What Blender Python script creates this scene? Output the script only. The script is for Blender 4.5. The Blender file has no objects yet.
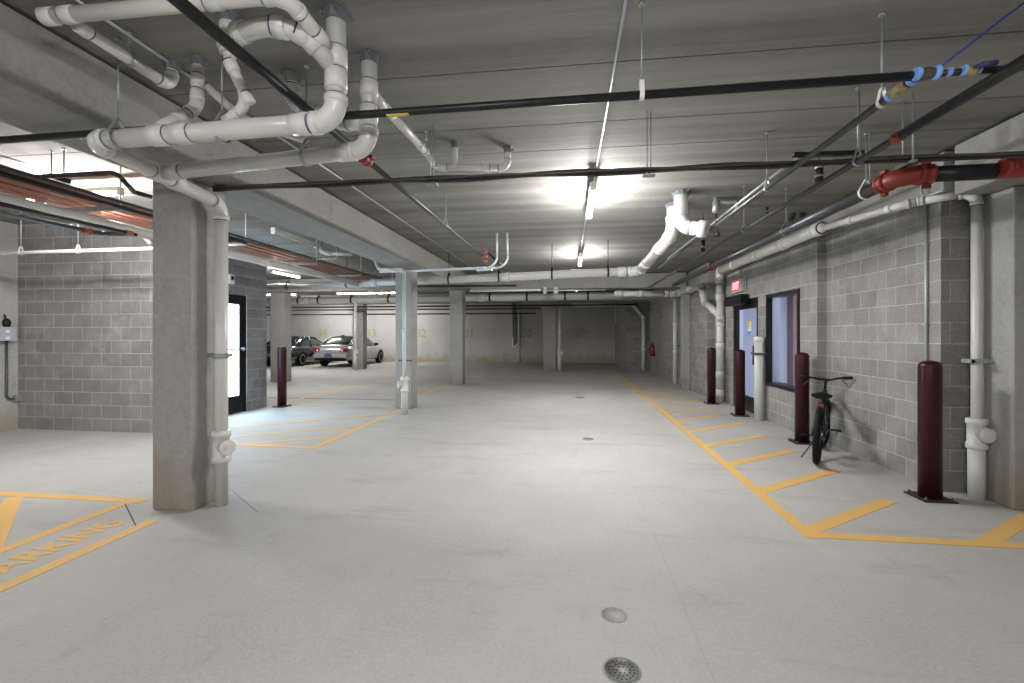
import bpy, bmesh, math, random
from mathutils import Vector, Matrix
random.seed(7)
SC = bpy.context.scene
COL = SC.collection
# ------------------------------------------------------------------ measuring
F, CX, HY, EYE = 455.0, 512.0, 334.5, 1.51
A = math.atan((571.0-CX)/F); CA, SA = math.cos(A), math.sin(A)
CEIL = 3.27
def W(px, py, z):            # world point on the sight line at camera depth z
    xc = (px-CX)/F*z
    return Vector((xc*CA-z*SA, xc*SA+z*CA, EYE+(HY-py)/F*z))
def H(px, py, h):            # ... at height h above the eye
    return W(px, py, h*F/(HY-py))
def G(px, py):               # ... on the floor
    p = H(px, py, -EYE); p.z = 0; return p
def XP(px, py, X):           # ... on the plane x = X
    u = (px-CX)/F; return W(px, py, X/(u*CA-SA))
def YP(px, py, Y):
    u = (px-CX)/F; return W(px, py, Y/(u*SA+CA))
# ------------------------------------------------------------------ materials
MATS = {}
def nt(name):
    m = bpy.data.materials.new(name); m.use_nodes = True
    return m, m.node_tree.nodes, m.node_tree.links, m.node_tree.nodes['Principled BSDF']
def plain(name, col, rough=.5, metal=0, emit=None, es=0, noise=.0, nscale=8, coat=0, trans=0, bump=0):
    m, N, L, b = nt(name)
    b.inputs['Base Color'].default_value = (*col, 1); b.inputs['Roughness'].default_value = rough
    b.inputs['Metallic'].default_value = metal
    if coat: b.inputs['Coat Weight'].default_value = coat
    if trans: b.inputs['Transmission Weight'].default_value = trans
    if emit: b.inputs['Emission Color'].default_value = (*emit, 1); b.inputs['Emission Strength'].default_value = es
    if noise:
        tc = N.new('ShaderNodeTexCoord'); n = N.new('ShaderNodeTexNoise'); r = N.new('ShaderNodeValToRGB')
        n.inputs['Scale'].default_value = nscale; n.inputs['Detail'].default_value = 6
        L.new(tc.outputs['Object'], n.inputs['Vector']); L.new(n.outputs['Fac'], r.inputs['Fac'])
        r.color_ramp.elements[0].position = .3; r.color_ramp.elements[1].position = .7
        r.color_ramp.elements[0].color = (*[c*(1-noise) for c in col], 1); r.color_ramp.elements[1].color = (*[min(1, c*(1+noise*.6)) for c in col], 1)
        L.new(r.outputs['Color'], b.inputs['Base Color'])
        if bump:
            bp = N.new('ShaderNodeBump'); bp.inputs['Strength'].default_value = bump; bp.inputs['Distance'].default_value = .01
            L.new(n.outputs['Fac'], bp.inputs['Height']); L.new(bp.outputs['Normal'], b.inputs['Normal'])
    MATS[name] = m; return m
def mixrgb(N, L, fac, a, b, mode='MIX'):
    x = N.new('ShaderNodeMix'); x.data_type = 'RGBA'; x.blend_type = mode
    if isinstance(fac, float): x.inputs[0].default_value = fac
    else: L.new(fac, x.inputs[0])
    for i, v in ((6, a), (7, b)):
        if isinstance(v, tuple): x.inputs[i].default_value = (*v, 1)
        else: L.new(v, x.inputs[i])
    return x.outputs[2]
def noise(N, L, vec, scale, detail=5, rough=.55):
    n = N.new('ShaderNodeTexNoise'); n.inputs['Scale'].default_value = scale; n.inputs['Detail'].default_value = detail
    n.inputs['Roughness'].default_value = rough; L.new(vec, n.inputs['Vector']); return n.outputs['Fac']
def ramp(N, L, fac, p0, p1, c0=(0,0,0), c1=(1,1,1)):
    r = N.new('ShaderNodeValToRGB'); L.new(fac, r.inputs['Fac'])
    r.color_ramp.elements[0].position = p0; r.color_ramp.elements[1].position = p1
    r.color_ramp.elements[0].color = (*c0, 1); r.color_ramp.elements[1].color = (*c1, 1); return r.outputs['Color']
def mapping(N, L, scale=(1,1,1), rot=(0,0,0), loc=(0,0,0)):
    tc = N.new('ShaderNodeTexCoord'); mp = N.new('ShaderNodeMapping')
    mp.inputs['Scale'].default_value = scale; mp.inputs['Rotation'].default_value = rot; mp.inputs['Location'].default_value = loc
    L.new(tc.outputs['Object'], mp.inputs['Vector']); return mp.outputs['Vector']
def concrete(name, base, dark, big=.8, streak=(1,1,1), rough=.85, bump=.25, stain=None, lines=None):
    m, N, L, b = nt(name)
    v = mapping(N, L, streak); v2 = mapping(N, L)
    c = mixrgb(N, L, ramp(N, L, noise(N, L, v, big*2, 7), .3, .7), dark, base)
    c = mixrgb(N, L, ramp(N, L, noise(N, L, v2, 22, 5, .7), .35, .8), c, tuple(min(1, x*1.12) for x in base))
    c = mixrgb(N, L, ramp(N, L, noise(N, L, v, 4, 8, .7), .62, .72), c, tuple(x*.8 for x in dark))
    if stain:      # warm ground stain with its own shape
        sep = N.new('ShaderNodeSeparateXYZ'); L.new(v2, sep.inputs[0])
        mr = N.new('ShaderNodeMapRange'); mr.inputs[1].default_value = stain[1]; mr.inputs[2].default_value = 0
        L.new(sep.outputs['Z'], mr.inputs[0])
        mu = N.new('ShaderNodeMath'); mu.operation = 'MULTIPLY'; L.new(mr.outputs[0], mu.inputs[0]); L.new(noise(N, L, v2, 3, 6), mu.inputs[1])
        c = mixrgb(N, L, ramp(N, L, mu.outputs[0], .2, .5), c, stain[0])
    L.new(c, b.inputs['Base Color']); b.inputs['Roughness'].default_value = rough
    bp = N.new('ShaderNodeBump'); bp.inputs['Strength'].default_value = bump; bp.inputs['Distance'].default_value = .01
    L.new(noise(N, L, v, 14, 8, .7), bp.inputs['Height']); L.new(bp.outputs['Normal'], b.inputs['Normal'])
    MATS[name] = m; return m
def block(name, axis, bw, off=(0,0), c1=(.30,.285,.27), c2=(.21,.20,.195), mortar=(.42,.41,.39)):
    m, N, L, b = nt(name)
    tc = N.new('ShaderNodeTexCoord'); sp = N.new('ShaderNodeSeparateXYZ'); cb = N.new('ShaderNodeCombineXYZ')
    L.new(tc.outputs['Object'], sp.inputs[0]); L.new(sp.outputs['X' if axis == 'x' else 'Y'], cb.inputs[0]); L.new(sp.outputs['Z'], cb.inputs[1])
    mp = N.new('ShaderNodeMapping'); mp.inputs['Location'].default_value = (off[0]+40*bw, off[1], 0); L.new(cb.outputs[0], mp.inputs[0])
    br = N.new('ShaderNodeTexBrick'); L.new(mp.outputs[0], br.inputs['Vector'])
    br.inputs['Scale'].default_value = 1; br.inputs['Brick Width'].default_value = bw; br.inputs['Row Height'].default_value = .203
    br.inputs['Mortar Size'].default_value = .0055; br.inputs['Mortar Smooth'].default_value = .3; br.offset = .5
    br.inputs['Color1'].default_value = (*c1, 1); br.inputs['Color2'].default_value = (*c2, 1); br.inputs['Mortar'].default_value = (*mortar, 1)
    ob = tc.outputs['Object']
    c = mixrgb(N, L, ramp(N, L, noise(N, L, ob, 60, 3, .8), .3, .7), (.72,.72,.72), (1.15,1.15,1.15))
    c = mixrgb(N, L, 1.0, c, ramp(N, L, noise(N, L, ob, 2.6, 7, .7), .3, .7, (.74,.74,.75), (1.1,1.09,1.07)), 'MULTIPLY')
    c = mixrgb(N, L, 1.0, br.outputs['Color'], c, 'MULTIPLY')
    c2_ = ramp(N, L, noise(N, L, ob, 1.7, 7, .7), .58, .78)
    c = mixrgb(N, L, mixrgb(N, L, .45, (0,0,0), c2_), c, (.55,.54,.52))
    L.new(c, b.inputs['Base Color']); b.inputs['Roughness'].default_value = .9
    bp = N.new('ShaderNodeBump'); bp.inputs['Strength'].default_value = .5; bp.inputs['Distance'].default_value = .006; bp.invert = True
    L.new(br.outputs['Fac'], bp.inputs['Height']); L.new(bp.outputs['Normal'], b.inputs['Normal'])
    MATS[name] = m; return m
def floor_mat():
    m, N, L, b = nt('floor_concrete')
    v = mapping(N, L); vs = mapping(N, L, (.45, 1.7, 1), (0,0,.35)); vt = mapping(N, L, (1.5, .5, 1), (0,0,.5))
    c = mixrgb(N, L, ramp(N, L, noise(N, L, v, .7, 8, .62), .3, .72), (.335,.326,.308), (.43,.42,.40))
    c = mixrgb(N, L, ramp(N, L, noise(N, L, v, 45, 4, .8), .4, .8), c, (.46,.45,.43))
    for vec, sc, p0, p1, amt, col in ((vs, 1.5, .55, .72, .40, (.21,.205,.195)), (vt, 3.2, .60, .72, .34, (.22,.212,.20)), (v, 7, .66, .74, .30, (.23,.225,.215)),
                                      (vt, 1.1, .56, .70, .30, (.50,.49,.47)), (v, .55, .64, .70, .25, (.40,.335,.25)), (v, 28, .735, .75, .55, (.10,.10,.09)), (vs, 11, .70, .73, .35, (.56,.55,.53))):
        f = ramp(N, L, noise(N, L, vec, sc, 8, .68), p0, p1)
        c = mixrgb(N, L, mixrgb(N, L, amt, (0,0,0), f), c, col)
    # thin sawn joints
    sp = N.new('ShaderNodeSeparateXYZ'); L.new(v, sp.inputs[0])
    tot = None
    for ax, pos in (('X',-3.44),('X',.62),('Y',4.55),('Y',9.2),('Y',14.2),('Y',.1)):
        s = N.new('ShaderNodeMath'); s.operation = 'SUBTRACT'; L.new(sp.outputs[ax], s.inputs[0]); s.inputs[1].default_value = pos
        a = N.new('ShaderNodeMath'); a.operation = 'ABSOLUTE'; L.new(s.outputs[0], a.inputs[0])
        l = N.new('ShaderNodeMath'); l.operation = 'LESS_THAN'; L.new(a.outputs[0], l.inputs[0]); l.inputs[1].default_value = .004
        if tot is None: tot = l.outputs[0]
        else:
            q = N.new('ShaderNodeMath'); q.operation = 'MAXIMUM'; L.new(tot, q.inputs[0]); L.new(l.outputs[0], q.inputs[1]); tot = q.outputs[0]
    ml = N.new('ShaderNodeMath'); ml.operation = 'MULTIPLY'; L.new(tot, ml.inputs[0]); ml.inputs[1].default_value = .22
    c = mixrgb(N, L, ml.outputs[0], c, (.2,.19,.18))
    L.new(c, b.inputs['Base Color'])
    L.new(ramp(N, L, noise(N, L, v, 2.5, 6), .3, .8, (.66,.66,.66), (.85,.85,.85)), b.inputs['Roughness'])
    bp = N.new('ShaderNodeBump'); bp.inputs['Strength'].default_value = .04; bp.inputs['Distance'].default_value = .01
    L.new(noise(N, L, v, 18, 6, .7), bp.inputs['Height']); L.new(bp.outputs['Normal'], b.inputs['Normal'])
    return m
M_FLOOR = floor_mat()
def ceiling_mat():
    m, N, L, b = nt('ceiling_concrete')
    va = mapping(N, L, (.05, 1.5, 1)); vb = mapping(N, L, (.35, 6, 1)); v = mapping(N, L)
    c = mixrgb(N, L, ramp(N, L, noise(N, L, va, 2.2, 4, .6), .36, .66), (.150,.145,.128), (.262,.255,.234))
    c = mixrgb(N, L, mixrgb(N, L, .42, (0,0,0), ramp(N, L, noise(N, L, vb, .8, 9, .75), .56, .66)), c, (.11,.105,.09))
    c = mixrgb(N, L, mixrgb(N, L, .5, (0,0,0), ramp(N, L, noise(N, L, v, 9, 8, .75), .45, .75)), c, (.24,.235,.215))
    L.new(c, b.inputs['Base Color']); b.inputs['Roughness'].default_value = .85
    bp = N.new('ShaderNodeBump'); bp.inputs['Strength'].default_value = .35; bp.inputs['Distance'].default_value = .012
    L.new(noise(N, L, vb, 2.5, 9, .7), bp.inputs['Height']); L.new(bp.outputs['Normal'], b.inputs['Normal'])
    return m
M_CEIL = ceiling_mat()
M_BEAM = concrete('beam_concrete', (.29,.287,.27), (.205,.20,.185), 1.0, (2, .6, 1), bump=.2)
M_COL = concrete('column_concrete', (.33,.328,.312), (.25,.248,.232), 2.0, (1,1,.6), bump=.25, stain=((.25,.225,.175), .9))
M_PANEL = concrete('panel_concrete', (.42,.42,.405), (.33,.33,.315), .8, bump=.1, stain=((.34,.31,.25), .6))
M_BACK = concrete('back_wall_concrete', (.50,.495,.47), (.40,.39,.37), .5, bump=.1, stain=((.36,.31,.22), .9))
B_LEFT = block('block_left', 'x', .345, c1=(.30,.293,.289), c2=(.245,.238,.235), mortar=(.50,.49,.48))
B_DOORW = block('block_door_wall', 'y', .36, (.1,0), c1=(.33,.33,.34), c2=(.24,.24,.25), mortar=(.47,.47,.46))
B_RIGHT = block('block_right', 'y', .305, (.02,0), c1=(.33,.318,.302), c2=(.255,.247,.238), mortar=(.47,.46,.44))
B_RETURN = block('block_return', 'x', .40, c1=(.30,.285,.27), c2=(.23,.22,.21))
PVC = plain('white_pvc', (.60,.595,.565), .32, noise=.05, nscale=3)
PVCF = plain('white_pvc_fitting', (.66,.66,.635), .3)
PRIMER = plain('purple_primer', (.055,.04,.13), .4)
DARKRING = plain('dark_rubber', (.05,.05,.06), .6)
BLACK = plain('black_steel_pipe', (.022,.022,.024), .38, .2, noise=.3, nscale=20)
GREYP = plain('grey_steel_pipe', (.10,.10,.105), .35, .5)
RUST = plain('brown_cable', (.065,.035,.028), .55, noise=.6, nscale=30)
RED = plain('red_coupling', (.25,.030,.016), .5)
ORANGE = plain('orange_coupling', (.36,.12,.08), .5)
COPPER = plain('copper_tube', (.40,.19,.135), .45, .25, noise=.2, nscale=12)
GALV = plain('galvanised_steel', (.40,.42,.43), .42, .6, noise=.15, nscale=25)
CONDUIT = plain('steel_conduit', (.45,.48,.50), .4, .4)
LCONDUIT = plain('light_conduit', (.62,.66,.70), .4, .2)
WHITE = plain('white_paint', (.8,.8,.78), .45)
YELLOW = plain('yellow_floor_paint', (.66,.40,.12), .65, noise=.07, nscale=30)
YWALL = plain('yellow_wall_paint', (.47,.38,.25), .8, noise=.2, nscale=12)
MAROON = plain('maroon_bollard', (.036,.006,.009), .36, coat=.12)
DKPLATE = plain('dark_plate', (.05,.04,.04), .5, .5)
BLKFRAME = plain('black_door_frame', (.012,.012,.014), .35)
BLKRUB = plain('black_rubber', (.008,.008,.009), .6, noise=.3, nscale=30)
BLKPAINT = plain('black_bike_paint', (.008,.008,.009), .35)
CHROME = plain('chrome', (.6,.6,.6), .15, 1)
BLUETAPE = plain('blue_tape', (.20,.38,.80), .6)
BLUECABLE = plain('blue_cable', (.02,.03,.30), .5)
TANTAG = plain('tan_cloth_tag', (.40,.30,.14), .8, noise=.4, nscale=60)
YTAG = plain('yellow_tag', (.75,.55,.10), .6)
BRASS = plain('brass', (.55,.42,.2), .35, .8)
GLASS = plain('window_glass', (1,1,1), .02, trans=1)
MATS['window_glass'].node_tree.nodes['Principled BSDF'].inputs['IOR'].default_value = 1.1
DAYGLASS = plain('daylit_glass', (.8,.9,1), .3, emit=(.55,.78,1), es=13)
TUBE = plain('lit_tube', (1,1,1), .4, emit=(1,.985,.95), es=22)
EXITRED = plain('lit_red_letters', (.8,.05,.05), .4, emit=(1,.22,.24), es=2.4)
SIGNWHITE = plain('sign_white', (.75,.73,.72), .4)
ROOMWALL = plain('room_wall_paint', (.60,.65,.80), .7)
ROOMPINK = plain('room_pink_panel', (.36,.24,.25), .6)
SILVER = plain('silver_car_paint', (.40,.40,.41), .25, .35, coat=.6)
DARKCAR = plain('dark_car_paint', (.018,.022,.024), .15, .2, coat=1)
CARGLASS = plain('car_glass', (.012,.022,.022), .12, coat=.3)
TAILRED = plain('tail_light_red', (.25,.012,.02), .2, coat=.8)
PLATE = plain('licence_plate_blue', (.06,.09,.20), .4)
RIM = plain('alloy_rim', (.45,.45,.46), .3, .8)
IRON = plain('cast_iron', (.20,.20,.20), .5, .5, noise=.4, nscale=60)
DKHOLE = plain('dark_hole', (.01,.01,.01), .9)
ELBOX = plain('grey_electrical_box', (.42,.45,.50), .45)
CONCPATCH = plain('cleanout_cover', (.34,.335,.32), .6, noise=.25, nscale=60)
EXRED = plain('extinguisher_red', (.22,.015,.015), .25)
for m_, v_ in ((MAROON,.22),(BLKRUB,.15),(BLKPAINT,.2),(BLACK,.3),(BLKFRAME,.2),(GREYP,.35),(DKPLATE,.2)):
    m_.node_tree.nodes['Principled BSDF'].inputs['Specular IOR Level'].default_value = v_
# ------------------------------------------------------------------ mesh helpers
def box(bm, x0, x1, y0, y1, z0, z1, mi=0, bev=0):
    xs, ys, zs = sorted((x0,x1)), sorted((y0,y1)), sorted((z0,z1))
    vs = [bm.verts.new((x,y,z)) for x in xs for y in ys for z in zs]
    idx = [(0,1,3,2),(4,6,7,5),(0,4,5,1),(2,3,7,6),(0,2,6,4),(1,5,7,3)]
    fs = [bm.faces.new([vs[i] for i in q]) for q in idx]
    for f in fs: f.material_index = mi
    if bev:
        es = list({e for f in fs for e in f.edges})
        r = bmesh.ops.bevel(bm, geom=es, offset=bev, segments=2, affect='EDGES', profile=.6)
        for f in r['faces']: f.material_index = mi
    return vs
def obox(bm, c, ax, ay, az, sx, sy, sz, mi=0, bev=0):     # oriented box, centre c, unit axes, full sizes
    vs0 = box(bm, -sx/2, sx/2, -sy/2, sy/2, -sz/2, sz/2, mi)
    M = Matrix((ax, ay, az)).transposed()
    for v in vs0: v.co = M @ v.co + Vector(c)
    if bev:
        es = list({e for v in vs0 for e in v.link_edges})
        bmesh.ops.bevel(bm, geom=es, offset=bev, segments=2, affect='EDGES', profile=.6)
def sweep(bm, pts, r, seg=12, mi=0, caps=True, closed=False):
    pts = [Vector(p) for p in pts]; n = len(pts)
    rs = r if isinstance(r, (list, tuple)) else [r]*n
    t0 = (pts[1]-pts[0]).normalized()
    up = Vector((0,0,1)) if abs(t0.z) < .9 else Vector((1,0,0))
    nrm = t0.cross(up).normalized(); rings = []; prev = t0
    for i, p in enumerate(pts):
        if closed: t = (pts[(i+1) % n]-pts[i-1]).normalized()
        elif i == 0: t = t0
        elif i == n-1: t = (pts[-1]-pts[-2]).normalized()
        else: t = ((pts[i+1]-p).normalized()+(p-pts[i-1]).normalized()).normalized()
        q = prev.rotation_difference(t); nrm = (q @ nrm).normalized(); prev = t
        bn = t.cross(nrm).normalized()
        rings.append([bm.verts.new(p+rs[i]*(math.cos(2*math.pi*k/seg)*nrm+math.sin(2*math.pi*k/seg)*bn)) for k in range(seg)])
    m = n if closed else n-1
    for i in range(m):
        a, b = rings[i], rings[(i+1) % n]
        for k in range(seg):
            f = bm.faces.new((a[k], a[(k+1) % seg], b[(k+1) % seg], b[k])); f.smooth = True; f.material_index = mi
    if caps and not closed:
        f = bm.faces.new(list(reversed(rings[0]))); f.material_index = mi
        f = bm.faces.new(rings[-1]); f.material_index = mi
def lathe(bm, c, prof, seg=24, mi=0, axis=Vector((0,0,1)), mis=None):
    # prof: list of (radius, distance along the axis)
    axis = axis.normalized(); up = Vector((0,0,1)) if abs(axis.z) < .9 else Vector((1,0,0))
    u = axis.cross(up).normalized(); v = axis.cross(u).normalized(); rings = []
    for r, h in prof:
        rings.append([bm.verts.new(Vector(c)+axis*h+max(r, 1e-5)*(math.cos(2*math.pi*k/seg)*u+math.sin(2*math.pi*k/seg)*v)) for k in range(seg)])
    for i in range(len(rings)-1):
        for k in range(seg):
            f = bm.faces.new((rings[i][k], rings[i][(k+1) % seg], rings[i+1][(k+1) % seg], rings[i+1][k])); f.smooth = True
            f.material_index = mis[i] if mis else mi
    for rg in (rings[0], rings[-1]):
        f = bm.faces.new(rg); f.material_index = mi
def poly(bm, pts, z0, z1, mi=0):      # flat prism
    lo = [bm.verts.new((p[0],p[1],z0)) for p in pts]; hi = [bm.verts.new((p[0],p[1],z1)) for p in pts]
    n = len(pts)
    bm.faces.new(hi).material_index = mi; bm.faces.new(list(reversed(lo))).material_index = mi
    for i in range(n): bm.faces.new((lo[i], lo[(i+1) % n], hi[(i+1) % n], hi[i])).material_index = mi
def strip(bm, a, b, w, z0=.0005, z1=.0025, mi=0):
    a = Vector((a[0],a[1])); b = Vector((b[0],b[1])); d = (b-a).normalized(); n = Vector((-d.y,d.x))*w/2
    poly(bm, [a-n, b-n, b+n, a+n], z0, z1, mi)
def arc_corner(p0, p1, p2, R, n=7):
    d0 = (p0-p1).normalized(); d1 = (p2-p1).normalized(); ang = d0.angle(d1)
    turn = math.pi-ang; t = R*math.tan(turn/2)
    t = min(t, .48*(p0-p1).length, .48*(p2-p1).length); R2 = t/math.tan(turn/2)
    s = p1+d0*t; e = p1+d1*t; c = p1+(d0+d1).normalized()*(R2/math.cos(turn/2))
    out = []; a = s-c; b = e-c
    for k in range(n+1):
        f = k/n; so = math.sin(turn)
        v = (math.sin((1-f)*turn)*a+math.sin(f*turn)*b)/so if so > 1e-4 else a.lerp(b, f)
        out.append(c+v)
    return out
def smooth_path(pts, R, n=6):
    pts = [Vector(p) for p in pts]; out = [pts[0]]
    for i in range(1, len(pts)-1): out += arc_corner(pts[i-1], pts[i], pts[i+1], R, n)
    return out+[pts[-1]]
# ------------------------------------------------------------------ object helpers
def finish(name, bm, mats, parent=None, flip=True):
    if flip: bmesh.ops.recalc_face_normals(bm, faces=bm.faces)
    root = parent
    while root is not None and root.parent is not None: root = root.parent
    if root is not None:
        for v in bm.verts: v.co -= root.location
    else: base = None
    me = bpy.data.meshes.new(name); bm.to_mesh(me); bm.free()
    for m in (mats if isinstance(mats, (list, tuple)) else [mats]): me.materials.append(m)
    o = bpy.data.objects.new(name, me); COL.objects.link(o)
    if parent is not None: o.parent = parent
    return o
def thing(name, label, cat, loc=(0,0,0), group=None):
    o = bpy.data.objects.new(name, None); o.empty_display_size = .1; COL.objects.link(o)
    o.location = loc; o['label'] = label; o['category'] = cat
    if group: o['group'] = group
    return o
def tag(o, label, cat, group=None):
    o['label'] = label; o['category'] = cat
    if group: o['group'] = group
    return o
def struct(name, bm, mats):
    o = finish(name, bm, mats); o['kind'] = 'structure'; return o
def part(name, bm, mats, parent, label=None, kind=None):
    o = finish(name, bm, mats, parent)
    if label: o['label'] = label
    if kind: o['kind'] = kind
    return o
NB = bmesh.new
# ------------------------------------------------------------------ camera
cam = bpy.data.cameras.new('camera'); co = bpy.data.objects.new('camera', cam); COL.objects.link(co)
cam.sensor_width = 36; cam.lens = F/1024*36; cam.shift_y = -(341.5-HY)/1024; cam.clip_start = .05
co.location = (0,0,EYE); co.rotation_euler = (math.pi/2, 0, A); SC.camera = co
# ================================================================== SETTING
bm = NB(); box(bm, -17.3, 7.5, -6.3, 24.8, -.25, 0); struct('floor', bm, M_FLOOR)
bm = NB()       # planks side by side with open joints, backing slab above
ys = [-6.3,-5.1,-3.9,-2.7,-1.5,-.3,.6,1.8,3.0,3.82,4.36,5.05,6.2,7.45,8.7,9.9,11.1,12.3,13.5,14.7,15.9,17.1,18.3,19.5,20.7,21.9,23.1,24.8]
for a, b in zip(ys[:-1], ys[1:]): box(bm, -17.3, 7.5, a+.006, b-.006, CEIL, CEIL+.2)
box(bm, -17.3, 7.5, -6.3, 24.8, CEIL+.03, CEIL+.3)
struct('ceiling', bm, M_CEIL)
GAPBLACK = plain('shadow_gap_black', (.02,.02,.02), .9)  # near-black colour standing for the shade between beams and ceiling
def wall_y(name, mats, x0, x1, ya, yb, z1, ops=()):    # wall running along y with openings
    bm = NB(); y = ya
    for (a, b, c, d) in sorted(ops):
        if a > y: box(bm, x0, x1, y, a, 0, z1)
        if c > 0: box(bm, x0, x1, a, b, 0, c)
        box(bm, x0, x1, a, b, d, z1); y = b
    box(bm, x0, x1, y, yb, 0, z1)
    return struct(name, bm, mats)
WT = 2.86     # block walls stop at the beams
# left side
bm = NB(); box(bm, -9.0, -8.77, -6.1, 6.4, 0, CEIL); struct('wall_left', bm, M_PANEL)
bm = NB(); box(bm, -8.77, -6.33, 6.2, 6.4, 0, CEIL); struct('wall_left_block', bm, B_LEFT)
LD = (6.95, 8.22, 0, 2.27)
wall_y('wall_left_entry', B_DOORW, -6.53, -6.33, 6.4, 8.8, CEIL, [LD])
bm = NB(); box(bm, -17.3, -6.53, 8.6, 8.8, 0, CEIL); struct('wall_left_inner', bm, B_LEFT)
bm = NB(); box(bm, -17.5, -17.3, 8.6, 24.8, 0, CEIL); struct('wall_left_far', bm, M_BACK)
# back
bm = NB()
xs = [-17.3]+[-16.4+1.37*k for k in range(13)]+[2.5]
for a, b in zip(xs[:-1], xs[1:]): box(bm, a+.012, b-.012, 24.36, 24.6, 0, CEIL)
box(bm, -17.3, 4, 24.375, 24.7, 0, CEIL); struct('wall_back', bm, M_BACK)
bm = NB(); box(bm, -9, 4.2, -6.3, -6.1, 0, CEIL); struct('wall_front', bm, M_PANEL)
# right side
bm = NB(); box(bm, 2.29, 2.49, 19.6, 24.4, 0, CEIL); struct('wall_right_far', bm, B_RIGHT)
bm = NB(); box(bm, 2.29, 3.4, 19.4, 19.6, 0, CEIL); struct('wall_right_far_return', bm, B_RETURN)
bm = NB(); box(bm, 3.23, 3.43, 11.41, 19.4, 0, WT); struct('wall_right_distant', bm, B_RIGHT)
RD = (8.85, 10.15, 0, 2.2); RW = (7.31, 8.47, .63, 2.2)
wall_y('wall_right_window', B_RIGHT, 3.40, 3.60, 6.83, 11.41, WT, [RD, RW])
bm = NB(); box(bm, 3.52, 3.95, 4.86, 6.83, 0, WT); o = struct('wall_right', bm, [B_RIGHT, B_RETURN])
for f in o.data.polygons:
    if abs(f.normal.y) > .5: f.material_index = 1
bm = NB(); box(bm, 3.9, 4.1, -6.1, 4.7, 0, CEIL); struct('wall_right_near', bm, M_COL)
# little room behind the right window
bm = NB(); box(bm, 6.4, 6.5, 5.6, 11.5, 0, 3.2); box(bm, 3.6, 6.4, 5.6, 5.7, 0, 3.2); box(bm, 3.6, 6.4, 11.41, 11.5, 0, 3.2)
struct('wall_office', bm, ROOMWALL)
# beams along the right wall
def beam(name, x0, x1, y0, y1, z0, label, z1=CEIL):
    bm = NB(); box(bm, x0, x1, y0, y1, z0, z1-.025, bev=.012); o = finish(name, bm, M_BEAM); tag(o, label, 'beam')
    bm = NB(); box(bm, x0+.05, x1-.05, y0+.05, y1-.05, z1-.026, z1-.001); part('shadow_gap_fill', bm, GAPBLACK, o); return o  # added dark filler, imitates the shadow line above the beam
beam('ceiling_beam', -3.54, -2.95, -6.0, 8.98, 2.84, 'long grey concrete beam over the big left column, nearest stretch')
beam('ceiling_beam', -3.54, -2.95, 9.0, 13.2, 2.84, 'concrete beam stretch between the second and third left columns')
beam('ceiling_beam', -17.2, 3.2, 13.22, 13.75, 2.84, 'concrete beam crossing the garage over the third column')
beam('ceiling_beam', -17.2, 3.2, 18.75, 19.25, 2.84, 'farthest concrete beam crossing near the back wall')
beam('ceiling_beam', 3.50, 4.0, -6.0, 4.68, 2.79, 'concrete beam above the right wall nearest the camera')
beam('ceiling_beam', 3.50, 4.0, 4.80, 10.9, 2.86, 'concrete beam above the right block wall, window and door')
beam('ceiling_beam', 3.25, 3.9, 11.45, 19.38, 2.86, 'concrete beam above the distant right block wall')
# ------------------------------------------------------------------ columns
def column(x0, x1, y0, y1, label, z1=2.838):
    bm = NB(); box(bm, x0, x1, y0, y1, 0, z1, bev=.015); o = finish('concrete_column', bm, M_COL); tag(o, label, 'column'); return o
column(-3.58, -3.205, 3.49, 3.88, 'big square concrete column nearest the camera at left, pipe on its side')
column(-3.54, -3.20, 8.86, 9.22, 'square concrete column with white drain pipe down its front')
column(-3.62, -3.22, 13.30, 13.68, 'bare dark concrete column, third of the left row')
column(-1.13, -.62, 18.8, 19.2, 'pale concrete column near the back wall with white pipe beside it')
column(-9.46, -8.98, 18.8, 19.2, 'concrete column in front of the silver car')
column(-9.44, -8.98, 13.3, 13.7, 'pale concrete column behind the lone left bollard')
column(3.775, 4.6, 4.43, 4.85, 'concrete column at the right edge behind the near bollard', 2.788)
bm = NB(); box(bm, 3.72, 3.95, 4.69, 4.79, 2.795, CEIL-.002); tag(finish('concrete_column', bm, M_COL), 'dark column top showing in the gap between the right beams', 'column')
bm = NB(); box(bm, 3.44, 3.85, 10.95, 11.40, 2.865, CEIL-.002); tag(finish('concrete_column', bm, M_COL), 'dark column head in the beam gap above the distant right door', 'column')
bm = NB(); box(bm, 3.03, 3.22, 12.9, 13.2, 0, 2.838); tag(finish('concrete_column', bm, M_COL), 'slim concrete pilaster beside the distant white downpipe', 'column')
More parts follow.
